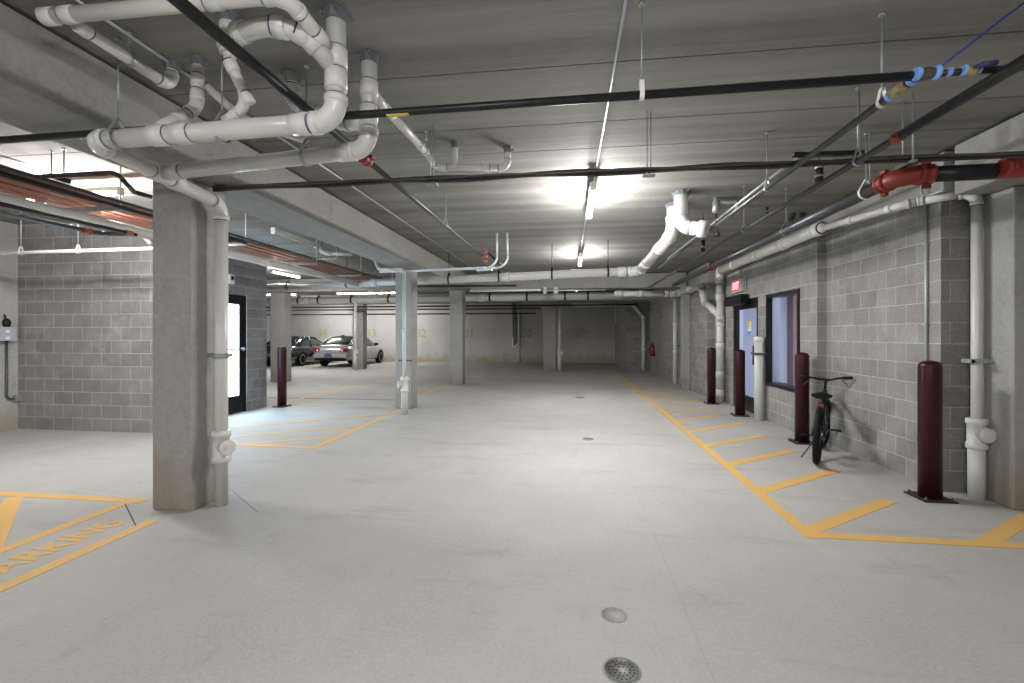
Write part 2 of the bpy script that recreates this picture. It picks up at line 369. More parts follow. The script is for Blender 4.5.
# ================================================================== PIPES
def hubbed(bm, p, d, r, ln=.05, mi=0, ring=1):       # socket of a fitting ending at p, running back along -d
    d = d.normalized()
    lathe(bm, p-d*ln, [(r*1.08,0),(r*1.19,.002),(r*1.19,ln-.004),(r*1.08,ln)], 20, mi, d)
    lathe(bm, p, [(r*1.03,-.001),(r*1.03,.006)], 20, ring, d)
def run(name, label, cat, pts, r, R=None, mat=None, fit=None, group=None, hubs=True, couplings=(), parent=None, seg=16,
        ring=None, collar=None, fname='elbow'):
    """A rigid pipe run: straight lengths and elbows as parts. pts are world points."""
    pts = [Vector(p) for p in pts]; mat = mat or PVC; fit = fit or (PVCF if mat is PVC else mat); ring = ring or DARKRING
    R = R or r*2.4
    root = parent or thing(name, label, cat, pts[-1].copy(), group)
    cur = pts[0]
    for i in range(1, len(pts)):
        if i < len(pts)-1:
            arc = arc_corner(pts[i-1], pts[i], pts[i+1], R, 8)
            s, e = arc[0], arc[-1]
        else: s = pts[i]; arc = None
        if (s-cur).length > .01:
            bm = NB(); sweep(bm, [cur, s], r, seg); part('pipe', bm, mat, root)
        if arc:
            bm = NB(); sweep(bm, arc, r*1.10 if hubs else r*1.02, seg)
            if hubs:
                d0 = (pts[i-1]-s).normalized(); d1 = (pts[i+1]-e).normalized()
                hubbed(bm, s+d0*r*.5, d0, r, r*.75); hubbed(bm, e+d1*r*.5, d1, r, r*.75)
            part(fname, bm, [fit, ring], root); cur = e
    for (i, t) in couplings:        # sleeves along leg i at fraction t
        p = pts[i].lerp(pts[i+1], t); d = (pts[i+1]-pts[i]).normalized()
        bm = NB(); l = r*1.0
        lathe(bm, p-d*l, [(r*1.02,0),(r*1.14,.003),(r*1.14,2*l-.003),(r*1.02,2*l)], 20, 0, d)
        lathe(bm, p-d*l, [(r*1.03,-.006),(r*1.03,.001)], 20, 1, d)
        part('coupling', bm, [fit, ring], root)
    if collar is not None:          # steel clamp where the pipe enters the ceiling
        ceiling_collar(root, pts[collar], r)
    return root
CLAMPM = plain('dark_clamp_steel', (.20,.22,.235), .4, .5)
def ceiling_collar(root, p, r):
    bm = NB(); c = Vector((p.x, p.y, CEIL))
    lathe(bm, c-Vector((0,0,.055)), [(r*1.06,0),(r*1.24,.0),(r*1.24,.045),(r*1.32,.047),(r*1.32,.054)], 10, 0)
    for k in range(4):
        a = k*math.pi/2+.5; q = c+Vector((math.cos(a)*r*1.45, math.sin(a)*r*1.45, -.02))
        obox(bm, q, Vector((math.cos(a),math.sin(a),0)), Vector((-math.sin(a),math.cos(a),0)), Vector((0,0,1)), r*.6, .02, .006)
        sweep(bm, [q+Vector((0,0,-.012)), q+Vector((0,0,.018))], .005, 8)
    for f in bm.faces: f.smooth = False
    part('ceiling_clamp', bm, CLAMPM, root)
def V(*a): return Vector(a)
Z_ = Vector((0,0,1))
def up(p, z=CEIL): return Vector((p.x, p.y, z))
# --- network 1 : main stack, long run, down the big column
s1 = W(336,20,2.49); A1 = up(s1); A2 = Vector((s1.x,s1.y,EYE+1.165)); A3 = H(92,141,1.165); A4r = Vector((-3.075,3.67,0))
A4 = Vector((A4r.x, A4r.y, EYE+1.150))
n1 = run('drain_pipe', 'big white drain pipe dropping from the ceiling, running left then down the big column', 'pipe',
         [A1, A2, A3, A4, A4r+V(0,0,.002)], .053, .112, couplings=[(0,.42),(0,.62),(1,.13),(1,.60),(1,.70),(2,.40),(2,.55)], ring=PRIMER, collar=0)
# cleanout tee near the floor
def cleanout(root, p, r, d, zc=.5):
    c = Vector((p.x,p.y,zc)); bm = NB()
    lathe(bm, c-V(0,0,.14), [(r*1.1,0),(r*1.28,.004),(r*1.28,.05),(r*1.14,.055),(r*1.14,.225),(r*1.28,.23),(r*1.28,.276),(r*1.1,.28)], 24, 0)
    d = d.normalized(); lathe(bm, c, [(r*.95,0),(r*.95,r*1.35),(r*1.12,r*1.36),(r*1.12,r*1.9),(r*.9,r*1.92)], 20, 0, d)
    obox(bm, c+d*r*2.0, d, d.cross(Z_), Z_, r*.3, r*.7, r*.7)
    part('cleanout_tee', bm, PVCF, root)
cleanout(n1, A4r, .06, V(.85,-.4,0), .52)
bm = NB(); p = XP(225,361,-3.07)
box(bm, -3.21, -2.98, 3.66, 3.69, 1.31, 1.345); lathe(bm, V(-3.075,3.67,1.32), [(.062,-.018),(.066,-.018),(.066,.018),(.062,.018)], 20)
part('pipe_clamp', bm, GALV, n1)
# --- network 2 : second stack joins by a wye
s2 = W(369,60,2.87); B1 = up(s2); B2 = Vector((s2.x,s2.y,EYE+1.165))
t = .42; B3 = A3.lerp(A4, t)
n2 = run('drain_pipe', 'white drain pipe from the second ceiling stack, running left just below the first', 'pipe',
         [B1, B2, B3+(B2-B3).normalized()*.05], .049, .11, couplings=[(0,.36),(0,.62),(1,.93),(1,.10)], ring=PRIMER, collar=0)
# --- network 3 : high small pipe along the top of the picture
C1 = H(45,17,1.62); C2 = H(285,-5,1.60); C3 = W(334,55,2.49)
C3b = C3+(C2-C3).normalized()*.06
n3 = run('drain_pipe', 'white pipe high at the top left, capped end over the beam, feeding the main stack', 'pipe',
         [C1, C2, C3b], .036, .10, couplings=[(0,.02),(0,.11),(0,.72),(1,.80)], ring=PRIMER)
D1 = H(64,16,1.615); D2 = W(172,88,2.94); D3 = up(D2)
D1b = D1+(D2-D1).normalized()*.05
n3b = run('drain_pipe', 'white branch pipe sloping from the capped top left pipe to a ceiling elbow', 'pipe', [D3, D2, D1b], .033, .085, couplings=[(1,.93)], collar=0)
# --- network 4
E1 = W(198,60,2.9); E2 = W(197,108,2.86); E3 = A2.lerp(A3, .70)+V(0,.0,.045)
n4 = run('drain_pipe', 'short white pipe curving from its ceiling clamp down to the long run', 'pipe', [up(E1), E2, E3], .034, .16, couplings=[(0,.45),(0,.75),(1,.5)], collar=0)
F1 = E1.lerp(E2,.45); F2 = W(244,120,2.98)
n4b = run('drain_pipe', 'thin grey-white pipe slanting away behind the long white run', 'pipe', [Vector((F1.x+.04,F1.y+.03,F1.z-.02)), F2, F2+V(.25,.3,-.02)], .026, .08)
# --- network 5
J1 = W(229,20,2.5)
Ka = Vector((J1.x,J1.y,EYE+1.59))
n5 = run('drain_pipe', 'fat white arched pipe looping from a ceiling clamp into the main stack', 'pipe', [up(J1), Ka, J1+(Ka-J1)*1.35], .048, collar=0)
arch = smooth_path([W(226,46,2.50), W(240,33,2.42), W(262,27,2.34), W(285,27,2.32), W(307,36,2.37), W(336,70,2.49)], .12, 5)
bm = NB(); sweep(bm, arch, .048, 18); part('arched_pipe', bm, PVC, n5)
for q in (6,14,20,24):
    d_ = (arch[q+1]-arch[q]).normalized(); bm = NB()
    lathe(bm, arch[q]-d_*.035, [(.049,0),(.056,.003),(.056,.067),(.049,.07)], 20, 0, d_); lathe(bm, arch[q]-d_*.035, [(.0495,-.008),(.0495,0)], 20, 1, d_); part('coupling', bm, [PVCF,PRIMER], n5)
L_ = [W(229,50,2.5), W(230,63,2.5), W(250,104,2.56), A2.lerp(A3,.43)+V(0,0,.05)]
n5b = run('drain_pipe', 'slim white pipe hanging from the arched pipe and bending into the long run', 'pipe', L_, .030, .12, couplings=[(1,.08),(1,.86)], hubs=False)
# --- network 6
Q1 = W(292,80,3.09)
n6 = run('drain_pipe', 'white pipe dropping from the small clamp behind the black diagonal pipe', 'pipe',
         [up(Q1), W(292,103,3.09), W(345,123,3.06), W(364,124,2.95)], .045, .10, couplings=[(0,.6),(1,.6)], collar=0)
# --- network 7 : long branch going away
R1_ = W(508,150,4.27)
n7 = run('drain_pipe', 'long thin white pipe running back from the second stack along the ceiling', 'pipe',
         [up(R1_), W(507,168,4.27), W(436,167,4.22), W(425,151,3.9), W(386,109,3.1), W(373,92,2.9)], .030, .07,
         couplings=[(1,.3),(1,.9),(3,.15),(3,.9)], collar=0)
U1 = W(455,145,4.16)
bm = NB(); 
n7b = run('drain_pipe', 'short white stub from a ceiling clamp onto the long thin branch pipe', 'pipe', [up(U1), W(455,167,4.16), ], .026, collar=0)
# --- hangers
def hanger(c, r, axis, label, top=CEIL, group=None, mat=None, rodr=.005, band=.012, name='pipe_hanger'):
    mat = mat or GALV; c = Vector(c); axis = Vector(axis).normalized()
    side = axis.cross(Z_).normalized()
    t = thing(name, label, 'hanger', (c.x, c.y, top), group)
    z0 = c.z+r+.055
    bm = NB(); sweep(bm, [V(c.x,c.y,z0), V(c.x,c.y,top)], rodr, 8)
    lathe(bm, V(c.x,c.y,z0-.01), [(.011,0),(.011,.016)], 6); lathe(bm, V(c.x,c.y,top-.012), [(.016,0),(.016,.012)], 8)
    part('threaded_rod', bm, mat if mat is not WHITE else GALV, t)
    bm = NB(); rr = r+.004; pts = []
    for k in range(13):
        a = -math.pi*1.18+math.pi*1.36*k/12; pts.append(c+side*rr*math.cos(a)+Z_*rr*math.sin(a))
    apex = V(c.x,c.y,z0)
    pts = [apex-side*.008]+pts+[apex+side*.008]
    for a, b in zip(pts[:-1], pts[1:]):
        d = (b-a); ln = d.length; d.normalize()
        obox(bm, (a+b)/2, d, axis, d.cross(axis), ln+.002, band*2, .003)
    part('clevis', bm, mat, t); return t
mdir = A3-A2
hanger(H(118,138.5,1.165), .058, mdir, 'steel hanger with teardrop loop at the left end of the long white run')
hanger(H(222,132,1.165), .058, mdir, 'steel hanger holding the long white run under the slim bent pipe')
hanger(B2.lerp(B3,.27), .054, B3-B2, 'steel hanger on the lower white run near its elbow')
hanger(D1.lerp(D2,.55), .034, D2-D1, 'steel ring hanger on the sloping top left branch pipe')
hanger(W(426,152,3.93), .031, V(0,1,0), 'thin hanger rod where the long thin branch pipe bends')
# ================================================================== BLACK STEEL PIPES
def steel(name, label, pts, r, mat, R=None, coup=(), cmat=None, group=None, cat='pipe'):
    root = run(name, label, cat, pts, r, R or r*3, mat, mat, hubs=False, group=group, ring=mat, seg=12)
    for (i, t) in coup:
        p = Vector(pts[i]).lerp(Vector(pts[i+1]), t); d = (Vector(pts[i+1])-Vector(pts[i])).normalized(); l = max(.035, r*1.1)
        bm = NB(); lathe(bm, p-d*l, [(r*1.02,0),(r*1.5,.004),(r*1.5,l*.5),(r*1.35,l*.6),(r*1.35,l*1.4),(r*1.5,l*1.5),(r*1.5,2*l-.004),(r*1.02,2*l)], 16, 0, d)
        s = d.cross(Z_).normalized()
        for q in (-1, 1): obox(bm, p+s*q*r*1.6, s, d, Z_, r*.7, l*.9, r*.5)
        part('coupling', bm, cmat or RED, root)
    return root
HS = 1.272
P1 = H(-40,143,HS); P2 = H(913,76,HS)
front = steel('sprinkler_pipe', 'thin black sprinkler pipe crossing the whole view nearest the camera', [P1, P2], .0225, BLACK)
bm = NB(); p = P1.lerp(P2,(H(395,108,HS)-P1).length/(P2-P1).length); d = (P2-P1).normalized()
obox(bm, p-V(0,.010,.0205), d, d.cross(Z_), Z_, .13, .022, .005); part('yellow_tag', bm, YTAG, front)
p = P1.lerp(P2,(H(643,90,HS)-P1).length/(P2-P1).length)
hanger(p, .0225, d, 'hanger with white clip on the nearest black pipe right of centre', mat=WHITE)
# tee, taped joint and valve at the right end
T = H(918,75,HS); T2 = H(985,69.5,HS); T3 = H(1075,64,HS)
vr = steel('valve_pipe', 'taped pipe joint and blue-handled valve at the right end of the nearest pipe', [T-d*.03, T3], .016, BLACK, cat='valve')
def wrap(root, a, b, r, mat, nm, n=6):
    bm = NB(); dd = (b-a).normalized(); L = (b-a).length
    prof = [(r*.9,0)]+[(r*(1+.08*((k*7) % 3-1)), L*(k+.2)/n) for k in range(n)]+[(r*.9,L)]
    lathe(bm, a, prof, 12, 0, dd); part(nm, bm, mat, root)
wrap(vr, H(916,75,HS), H(937,72.8,HS), .029, GREYP, 'tee_fitting', 4)
wrap(vr, H(933,73,HS), H(939,72.5,HS), .033, BLUETAPE, 'blue_tape', 3)
wrap(vr, H(914,74,HS), H(919,74,HS), .030, BLUETAPE, 'blue_tape', 3)
wrap(vr, H(947,72,HS), H(951,71.8,HS), .022, BLUETAPE, 'blue_tape', 2)
wrap(vr, H(962,70.5,HS), H(966,70.2,HS), .025, BLUETAPE, 'blue_tape', 2)
wrap(vr, H(966,70.3,HS), H(977,69.6,HS), .024, BRASS, 'valve_body', 3)
wrap(vr, H(977,69.6,HS), H(980,69.4,HS), .021, BLUETAPE, 'blue_tape', 2)
bm = NB(); a = H(972,68.5,HS)+V(0,0,.0); b = H(980,64.5,HS); c = H(997,62.5,HS)
sweep(bm, smooth_path([a, b, c], .02), .007, 8); sweep(bm, [b.lerp(c,.1), c], .012, 10); part('lever_handle', bm, plain('navy_handle', (.03,.03,.14), .4), vr)
bm = NB(); a = H(940,67,HS+.02); sweep(bm, [a, W(1060,-25,2.3)], .005, 8); tag(finish('blue_cable', bm, BLUECABLE), 'thin blue cable rising from the taped pipe joint to the top right', 'cable')
# R1 : from the tee back along y
RA = H(911,81,HS); RB = W(660,265,9.6); RB = XP(655,266,RA.x+.0)
r1 = steel('sprinkler_pipe', 'black pipe running back from the taped tee toward the far white elbow', [RA, V(RA.x-.02, 9.0, RA.z-.0)], .021, GREYP)
rd = V(0,1,0)
ca, cb_ = XP(893,95,RA.x), XP(908,84,RA.x)
wrap(r1, V(RA.x,cb_.y,RA.z), V(RA.x,ca.y,RA.z), .028, TANTAG, 'cloth_wrap', 5)
wrap(r1, V(RA.x,cb_.y-.05,RA.z), V(RA.x,cb_.y-.02,RA.z), .030, BLUETAPE, 'blue_tape', 2)
wrap(r1, V(RA.x,ca.y,RA.z), V(RA.x,ca.y+.03,RA.z), .030, BLUETAPE, 'blue_tape', 2)
hanger(V(RA.x, XP(882,101,RA.x).y, RA.z), .021, rd, 'white-looped hanger just below the taped tee', mat=WHITE)
hanger(V(RA.x, XP(767,190,RA.x).y, RA.z), .021, rd, 'hanger on the tee pipe beside the dark cable bundle')
# R1b conduit
steel('conduit_pipe', 'thin bright conduit running back beside the tee pipe', [V(1.86,4.05,EYE+1.47), V(1.86,9.2,EYE+1.47)], .012, CONDUIT, cat='conduit')
# R2
X2, Z2 = 2.03, EYE+1.235
q1 = XP(903,133,X2).y
r2 = steel('sprinkler_pipe', 'dark sprinkler pipe entering at the right edge with red coupling, running back', [V(X2,q1,Z2), V(X2,13.0,Z2)], .022, GREYP, coup=[(0,.004),(0,.60)])
bm = NB(); sweep(bm,[V(X2,1.3,Z2), V(X2,q1,Z2)],.030,14); part('pipe',bm,BLACK,r2,'thicker near length')
hanger(V(X2, XP(858,161,X2).y, Z2), .028, rd, 'looped hanger on the dark right pipe just past its red coupling')
hanger(V(X2, XP(744,232,X2).y, Z2), .024, rd, 'distant hanger on the dark right pipe above the exit sign')
# R3 : large main with red elbow
X3, Z3 = 2.63, EYE+1.245
e0 = H(903,175,1.245); e1 = H(1050,168.5,1.245); X3 = H(898,177,1.245).x
r3 = thing('sprinkler_main', 'large black sprinkler main with big red elbow by the right wall', 'pipe', (X3,e0.y,Z3))
yE = e0.y
pA, pB, pC = V(X3,11.8,Z3), V(X3,yE+.02,Z3), V(e1.x,e1.y,Z3)
arc = arc_corner(pA, pB, pC, .14, 8)
bm = NB(); sweep(bm, [pA, arc[0]], .055, 16); part('pipe', bm, GREYP, r3)
bm = NB(); sweep(bm, [arc[-1], pC], .060, 16); part('pipe', bm, BLACK, r3, 'black horizontal length')
bm = NB(); sweep(bm, arc, [.064,.068,.070,.071,.072,.071,.070,.068,.066], 18)
for p_, d_ in ((arc[0], V(0,1,0)), (arc[-1], (pC-pB).normalized())):
    lathe(bm, p_-d_*.02, [(.062,0),(.080,.004),(.080,.03),(.071,.035),(.071,.065),(.080,.07),(.080,.095),(.056,.1)], 18, 0, d_)
    for q in (-1, 1): obox(bm, p_+d_*.045+V(0,0,q*.092), d_, d_.cross(Z_), Z_, .05, .03, .03)
part('red_elbow', bm, RED, r3)
bm = NB(); d_ = (pC-pB).normalized(); p_ = H(1002,168,1.245); lathe(bm, p_, [(.062,0),(.076,.004),(.076,.04),(.068,.05),(.080,.09),(.080,.16),(.062,.2)], 18, 0, d_)
for q in (.03,.07): sweep(bm, [p_+d_*q+V(0,-.082,-.03), p_+d_*q+V(0,-.082,.03)], .006, 8)
part('red_coupling', bm, RED, r3)
bm = NB(); y_ = XP(887,187,X3).y; lathe(bm, V(X3,y_-.05,Z3), [(.0562,0),(.0562,.10)], 16, 0, V(0,1,0)); part('label_sticker', bm, WHITE, r3)
bm = NB(); y_ = XP(713,262,X3).y; lathe(bm, V(X3,y_,Z3), [(.056,0),(.075,.01),(.075,.09),(.056,.1)], 16, 0, V(0,1,0)); part('red_coupling', bm, RED, r3)
hanger(V(X3, XP(866,194,X3).y, Z3), .056, rd, 'white-banded hanger on the large black main near its red elbow', mat=WHITE)
hanger(V(X3, XP(786,226,X3).y, Z3), .056, rd, 'hanger on the large black main farther along the right wall')
# diagonal pipe left of centre
DX = -1.60; DZ = EYE+1.385
q2 = XP(365,160,DX).y
dg = thing('sprinkler_pipe', 'thick black pipe running back from the top left past the white stacks', 'pipe', (DX,q2,DZ))
bm = NB(); sweep(bm, [V(DX-.02,.9,DZ), V(DX-.01,q2,DZ)], .029, 14); part('pipe', bm, BLACK, dg, 'thicker near length')
bm = NB(); sweep(bm, [V(DX-.01,q2,DZ), V(DX+.05,8.0,DZ)], .023, 14); part('pipe', bm, GREYP, dg, 'thinner far length')
bm = NB(); lathe(bm, V(DX-.01,q2-.05,DZ), [(.03,0),(.05,.005),(.05,.04),(.042,.05),(.042,.08),(.05,.09),(.05,.12),(.025,.13)], 16, 0, rd)
for q in (-1,1): obox(bm, V(DX+q*.055,q2+.01,DZ), V(1,0,0), V(0,1,0), Z_, .03, .06, .02)
part('red_coupling', bm, RED, dg)
hanger(V(DX+.03,5.6,DZ), .023, rd, 'hanger on the thinner far half of the black diagonal pipe')
# cable bundle crossing at mid distance
cb0 = H(214,188.5,1.30); cb1 = H(1045,153,1.30); dd = (cb1-cb0)
cbt = thing('cable_bundle', 'dark brown bundle of cables and pipe crossing under the beam to the right', 'cables', cb0)
for k, (dz, m, r) in enumerate(((0,BLACK,.016),(.014,RUST,.010),(-.018,RUST,.010),(.004,GREYP,.009))):
    pts = []
    for i in range(41):
        f = i/40; w = 0 if k == 0 else .005*math.sin(f*37+k*2.1)
        pts.append(cb0+dd*f+V(0, -.02 if k == 3 else (.012*math.cos(f*31+k) if k else 0), dz+w))
    bm = NB(); sweep(bm, pts, r, 8); part('pipe' if k == 0 else 'cable', bm, m, cbt)
for px, lb in ((649,'paired thin rods holding the cable bundle right of centre'), (432,'thin rods holding the cable bundle left of centre')):
    t0 = cb0.lerp(cb1,(px-214)/831*1.02) if False else H(px, 188.5-(px-214)*.0427, 1.30)
    t = thing('pipe_hanger', lb, 'hanger', (t0.x,t0.y,CEIL)); bm = NB()
    for q in (-.014,.014): sweep(bm, [V(t0.x+q,t0.y,t0.z-.04), V(t0.x+q,t0.y,CEIL)], .004, 8)
    part('threaded_rod', bm, GALV, t); bm = NB(); box(bm, t0.x-.05,t0.x+.05,t0.y-.03,t0.y+.03,t0.z-.05,t0.z-.042); part('bracket', bm, GALV, t)
for px, y0, y1, lb, hh in ((859,92,160,'single bare rod left of the red pipe coupling',1.3), (903,102,160,'left rod of the pair by the red pipe coupling',1.3), (913,94,161,'right rod of the pair by the red pipe coupling',1.2), (870,132,182,'short bare rod below the dark right pipe',1.25)):
    p0 = H(px, y0, 1.757); bm = NB(); z = (p0.y*CA-p0.x*SA)
    sweep(bm, [V(p0.x,p0.y,EYE+(HY-y1)/F*z), V(p0.x,p0.y,CEIL)], .006, 8)
    obox(bm, V(p0.x,p0.y,EYE+(HY-y1)/F*z), V(1,0,0), V(0,1,0), Z_, .04, .04, .01)
    tag(finish('hanger_rod', bm, GALV), lb, 'rod')
# angled dark strut near the red elbow
bm = NB(); a = H(897,169,1.33); b = H(913,160,1.33); sweep(bm,[a,b],.014,8); obox(bm,(a+b)/2,(b-a).normalized(),(b-a).normalized().cross(Z_),Z_,(b-a).length,.04,.035)
tag(finish('metal_strut', bm, GREYP), 'short dark slanted strut above the red elbow', 'bracket')
bm = NB(); a = H(793,155,1.315); b = H(863,153,1.315); obox(bm,(a+b)/2,(b-a).normalized(),(b-a).normalized().cross(Z_),Z_,(b-a).length,.035,.03)
tag(finish('metal_strut', bm, BLACK), 'short black strut lying on the cable bundle right of centre', 'bracket')
# ------------------------------------------------------------------ white pipe along right wall
def wallpt(px, py, X): return XP(px, py, X)
w0 = V(3.27, 10.4, 0)
pts = [W(976,300,4.16), ]
ris = V(3.70, 4.70, 0)
zt = EYE+1.31
top = [V(ris.x,ris.y,.02), V(ris.x,ris.y,zt), H(920,201,1.31), XP(900,206,3.27), V(3.27, 10.05, EYE+1.42), V(3.31,10.40,EYE+1.40), V(3.31,10.45,.02)]
n8 = run('drain_pipe', 'white pipe along the right wall top, dropping at both ends to the floor', 'pipe',
         [top[0], top[1], top[2], top[3], V(3.22,6.40,EYE+1.375)], .040, .10, couplings=[(3,.10),(3,.55)])
cleanout(n8, ris, .060, V(.15,-1,0), .60)
bm = NB(); sweep(bm, [V(ris.x,ris.y,0.001), V(ris.x,ris.y,.48)], .062, 20); part('pipe', bm, PVC, n8, 'wider base length')
bm = NB(); box(bm, ris.x-.09, ris.x+.1, ris.y-.075, ris.y-.06, 1.25, 1.285); box(bm, ris.x-.09, ris.x-.07, ris.y-.075, ris.y+.05, 1.25, 1.285); part('pipe_clamp', bm, GALV, n8)
rz = V(3.30,10.66,0)
n9 = run('drain_pipe', 'fat white floor-to-ceiling pipe left of the right-hand door', 'pipe', [V(3.215,6.38,EYE+1.375), V(3.25,rz.y-.12,EYE+1.40), V(rz.x,rz.y,EYE+1.25), V(rz.x,rz.y,.02)], .078, .16,
         couplings=[(0,.01),(0,.25),(0,.5),(0,.78),(2,.15),(2,.33),(2,.36),(2,.55),(2,.78),(2,.93)])
bm = NB(); lathe(bm, V(3.215,6.30,EYE+1.375), [(.04,0),(.052,.002),(.056,.03),(.088,.07),(.088,.13),(.08,.135)], 20, 0, V(0,1,0)); part('reducer', bm, PVCF, n8)
n10 = run('drain_pipe', 'white pipe from the far capped end along the ceiling, dropping into the fat pipe', 'pipe',
          [W(615,293.5,13.1), W(676,294,13.1), W(701,286,11.2), W(705,302,10.9), rz+V(0,0,EYE+.42)], .080, .14, couplings=[(0,.08),(0,.42),(0,.85),(1,.2),(1,.6)])
dp = G(676,387); dp = V(3.10,12.55,0)
dp = XP(675,387,3.10); dp.z = 0
n11 = run('drain_pipe', 'slim white downpipe on the distant right wall beside a pilaster', 'pipe', [V(dp.x,dp.y,EYE+1.1), V(dp.x,dp.y,.02)], .055, couplings=[(0,.3),(0,.62)])
bm = NB(); box(bm, dp.x-.07, 3.23, dp.y-.02, dp.y+.02, 1.15, 1.2); part('pipe_clamp', bm, GREYP, n11)
dq = G(644,371)
n12 = run('drain_pipe', 'white pipe with a sloped offset dropping by the far right corner', 'pipe',
          [W(572,305,18.5), W(633,305,18.7), W(643.5,317,18.7), W(643.5,371,18.7)+V(0,0,.02)], .075, .12, couplings=[(2,.6)])
# big elbow pipe under ceiling centre right feeding the cross main
g1 = W(674,205,5.75); gA = W(640,271,8.3)
pmR = W(640,271,8.35); pmM = W(520,273.5,8.9); pmL = W(262,285.7,10.8)
n13 = run('storm_pipe', 'large white pipe bending down from the ceiling and crossing the garage to the left', 'pipe',
          [V(W(673,205,6.1).x,W(673,205,6.1).y,CEIL), W(673,233,6.15), pmR, V(-9.0, 10.75, pmR.z-.0)], .082, .22, couplings=[(1,.35),(1,.75),(2,.03),(2,.25),(2,.55)], ring=DARKRING)
ceiling_collar(n13, V(W(673,205,6.1).x,W(673,205,6.1).y,CEIL), .08)
k1 = W(681,200,5.6)
n14 = run('storm_pipe', 'fat white elbow curving from the ceiling clamp to a capped end', 'pipe', [V(k1.x,k1.y,CEIL), V(k1.x,k1.y,EYE+1.32), W(703,229,5.45)], .084, .26, hubs=False)
ceiling_collar(n14, V(k1.x,k1.y,CEIL), .085)
bm = NB(); c_ = W(703,229,5.45); dd_ = (c_-V(k1.x,k1.y,EYE+1.32)).normalized(); lathe(bm, c_-dd_*.05, [(.085,0),(.102,.004),(.102,.09),(.09,.1)], 20, 0, dd_); part('end_cap', bm, PVCF, n14)
# hangers on the crossing pipe
pdir = V(1,0,0)
yx = lambda X: pmR.y+(pmR.x-X)*(10.75-pmR.y)/(pmR.x+9.0)
for px, lb in ((608,'black strap hanger on the large crossing pipe near its bend'),(552,'black strap hanger on the large crossing pipe right of the curved conduits'),(499,'black strap hanger on the large crossing pipe behind the curved conduits'),(449,'black strap hanger on the large crossing pipe just right of the second column'),(347,'black strap hanger on the crossing pipe left of the second column'),(288,'black strap hanger on the crossing pipe at far left')):
    u = (px-CX)/F; # intersect ray with line of pipe
    k = (10.75-pmR.y)/(pmR.x+9.0)
    z = (pmR.y+k*pmR.x)/((u*SA+CA)+k*(u*CA-SA)); X = (u*CA-SA)*z; Y = (u*SA+CA)*z
    hanger(V(X,Y,pmR.z), .084, pdir, lb, mat=BLACK, band=.016, rodr=.007)
# second crossing pipe farther back
n15 = run('storm_pipe', 'second white pipe crossing farther back in front of the rear columns', 'pipe', [V(3.0,14.3,EYE+1.19), V(-16.5,15.0,EYE+1.17)], .11, couplings=[(0,.3),(0,.62),(0,.8)])
for px, lb in ((588,'black hanger on the second crossing pipe, rightmost'),(565,'black hanger on the second crossing pipe left of the pale rear column'),(527,'black hanger on the second crossing pipe at the view centre'),(490,'black hanger on the second crossing pipe right of the dark column'),(389,'black hooked hanger on the second crossing pipe beside the second column'),(352,'black hanger on the second crossing pipe above the silver car'),(319,'black hanger on the second crossing pipe left of the silver car'),(299,'black hanger on the second crossing pipe, leftmost in view')):
    u = (px-CX)/F; k = .7/19.5; z = (14.3+k*3.0)/((u*SA+CA)+k*(u*CA-SA)); X = (u*CA-SA)*z; Y = (u*SA+CA)*z
    hanger(V(X,Y,EYE+1.19-(3.0-X)*.02/19.5), .112, pdir, lb, mat=BLACK, band=.03, rodr=.01)
# far black lines
for k, (z, y, r, m, lb) in enumerate(((EYE+1.17,18.3,.035,BLACK,'upper black pipe crossing before the back wall'),(EYE+1.06,18.5,.03,RUST,'middle dark pipe crossing before the back wall'),(EYE+.98,21.0,.03,BLACK,'lower black pipe crossing close to the back wall'))):
    x1 = 2.6 if k == 0 else (-1.2 if k == 1 else -1.6)
    steel('sprinkler_pipe', lb, [V(-16.5,y,z), V(x1,y,z)], r, m)
# thin pipe below the transverse beam at z~12.5 with orange coupling
steel('sprinkler_pipe', 'black pipe with orange coupling crossing under the far concrete beam', [W(414,286.5,11.8), W(519,285.5,11.8)], .028, BLACK, coup=[(0,.985)], cmat=ORANGE)
steel('conduit_pipe', 'pale grey pipe crossing just above the second crossing pipe', [W(470,291,12.2), W(541,290,12.2)], .03, PVC)
steel('conduit_pipe', 'thin grey line crossing from the short white stubs to the red coupling', [W(545,290.5,12.4), W(606,290,12.4)], .02, CONDUIT, coup=[(0,.98)], cmat=ORANGE, cat='conduit')
for px, h_, r_, lb in ((545,8,.05,'left short white stub pipe over the pale rear column'),(556,8,.07,'right short white stub pipe over the pale rear column')):
    a = W(px,287,12.9); bm = NB(); sweep(bm,[a, W(px,294,12.9)],r_,14); lathe(bm,W(px,290.5,12.9)-V(0,0,.02),[(r_*1.2,0),(r_*1.2,.04)],14); tag(finish('stub_pipe',bm,PVCF),lb,'pipe')
# curved conduits and bracket
for dx, lb in ((497,'left of two bent silver conduits dropping from the ceiling'),(507,'right of two bent silver conduits dropping from the ceiling')):
    p0 = H(dx,233,1.757); zz = (p0.y*CA-p0.x*SA)
    lowpt = W(dx+(0 if dx<500 else 1), 267, zz)
    run('conduit_pipe', lb, 'conduit', [V(p0.x,p0.y,CEIL), lowpt, W(dx-22,268+(.5 if dx>500 else 0),7.9), W(380,272,9.0)], .020, .30, LCONDUIT, LCONDUIT, hubs=False)
bm = NB(); a = W(477,270.5,7.85); b = W(492,269.5,7.75); obox(bm,(a+b)/2,(b-a).normalized(),(b-a).normalized().cross(Z_),Z_,(b-a).length,.05,.03); tag(finish('metal_strut',bm,LCONDUIT),'small pale strut under the two bent conduits','bracket')
bm = NB(); c_ = W(485,256,7.95)
for q in range(3): lathe(bm, c_+V(0,0,-.12+q*.08), [(.03,0),(.045,.01),(.045,.05),(.03,.06)], 12)
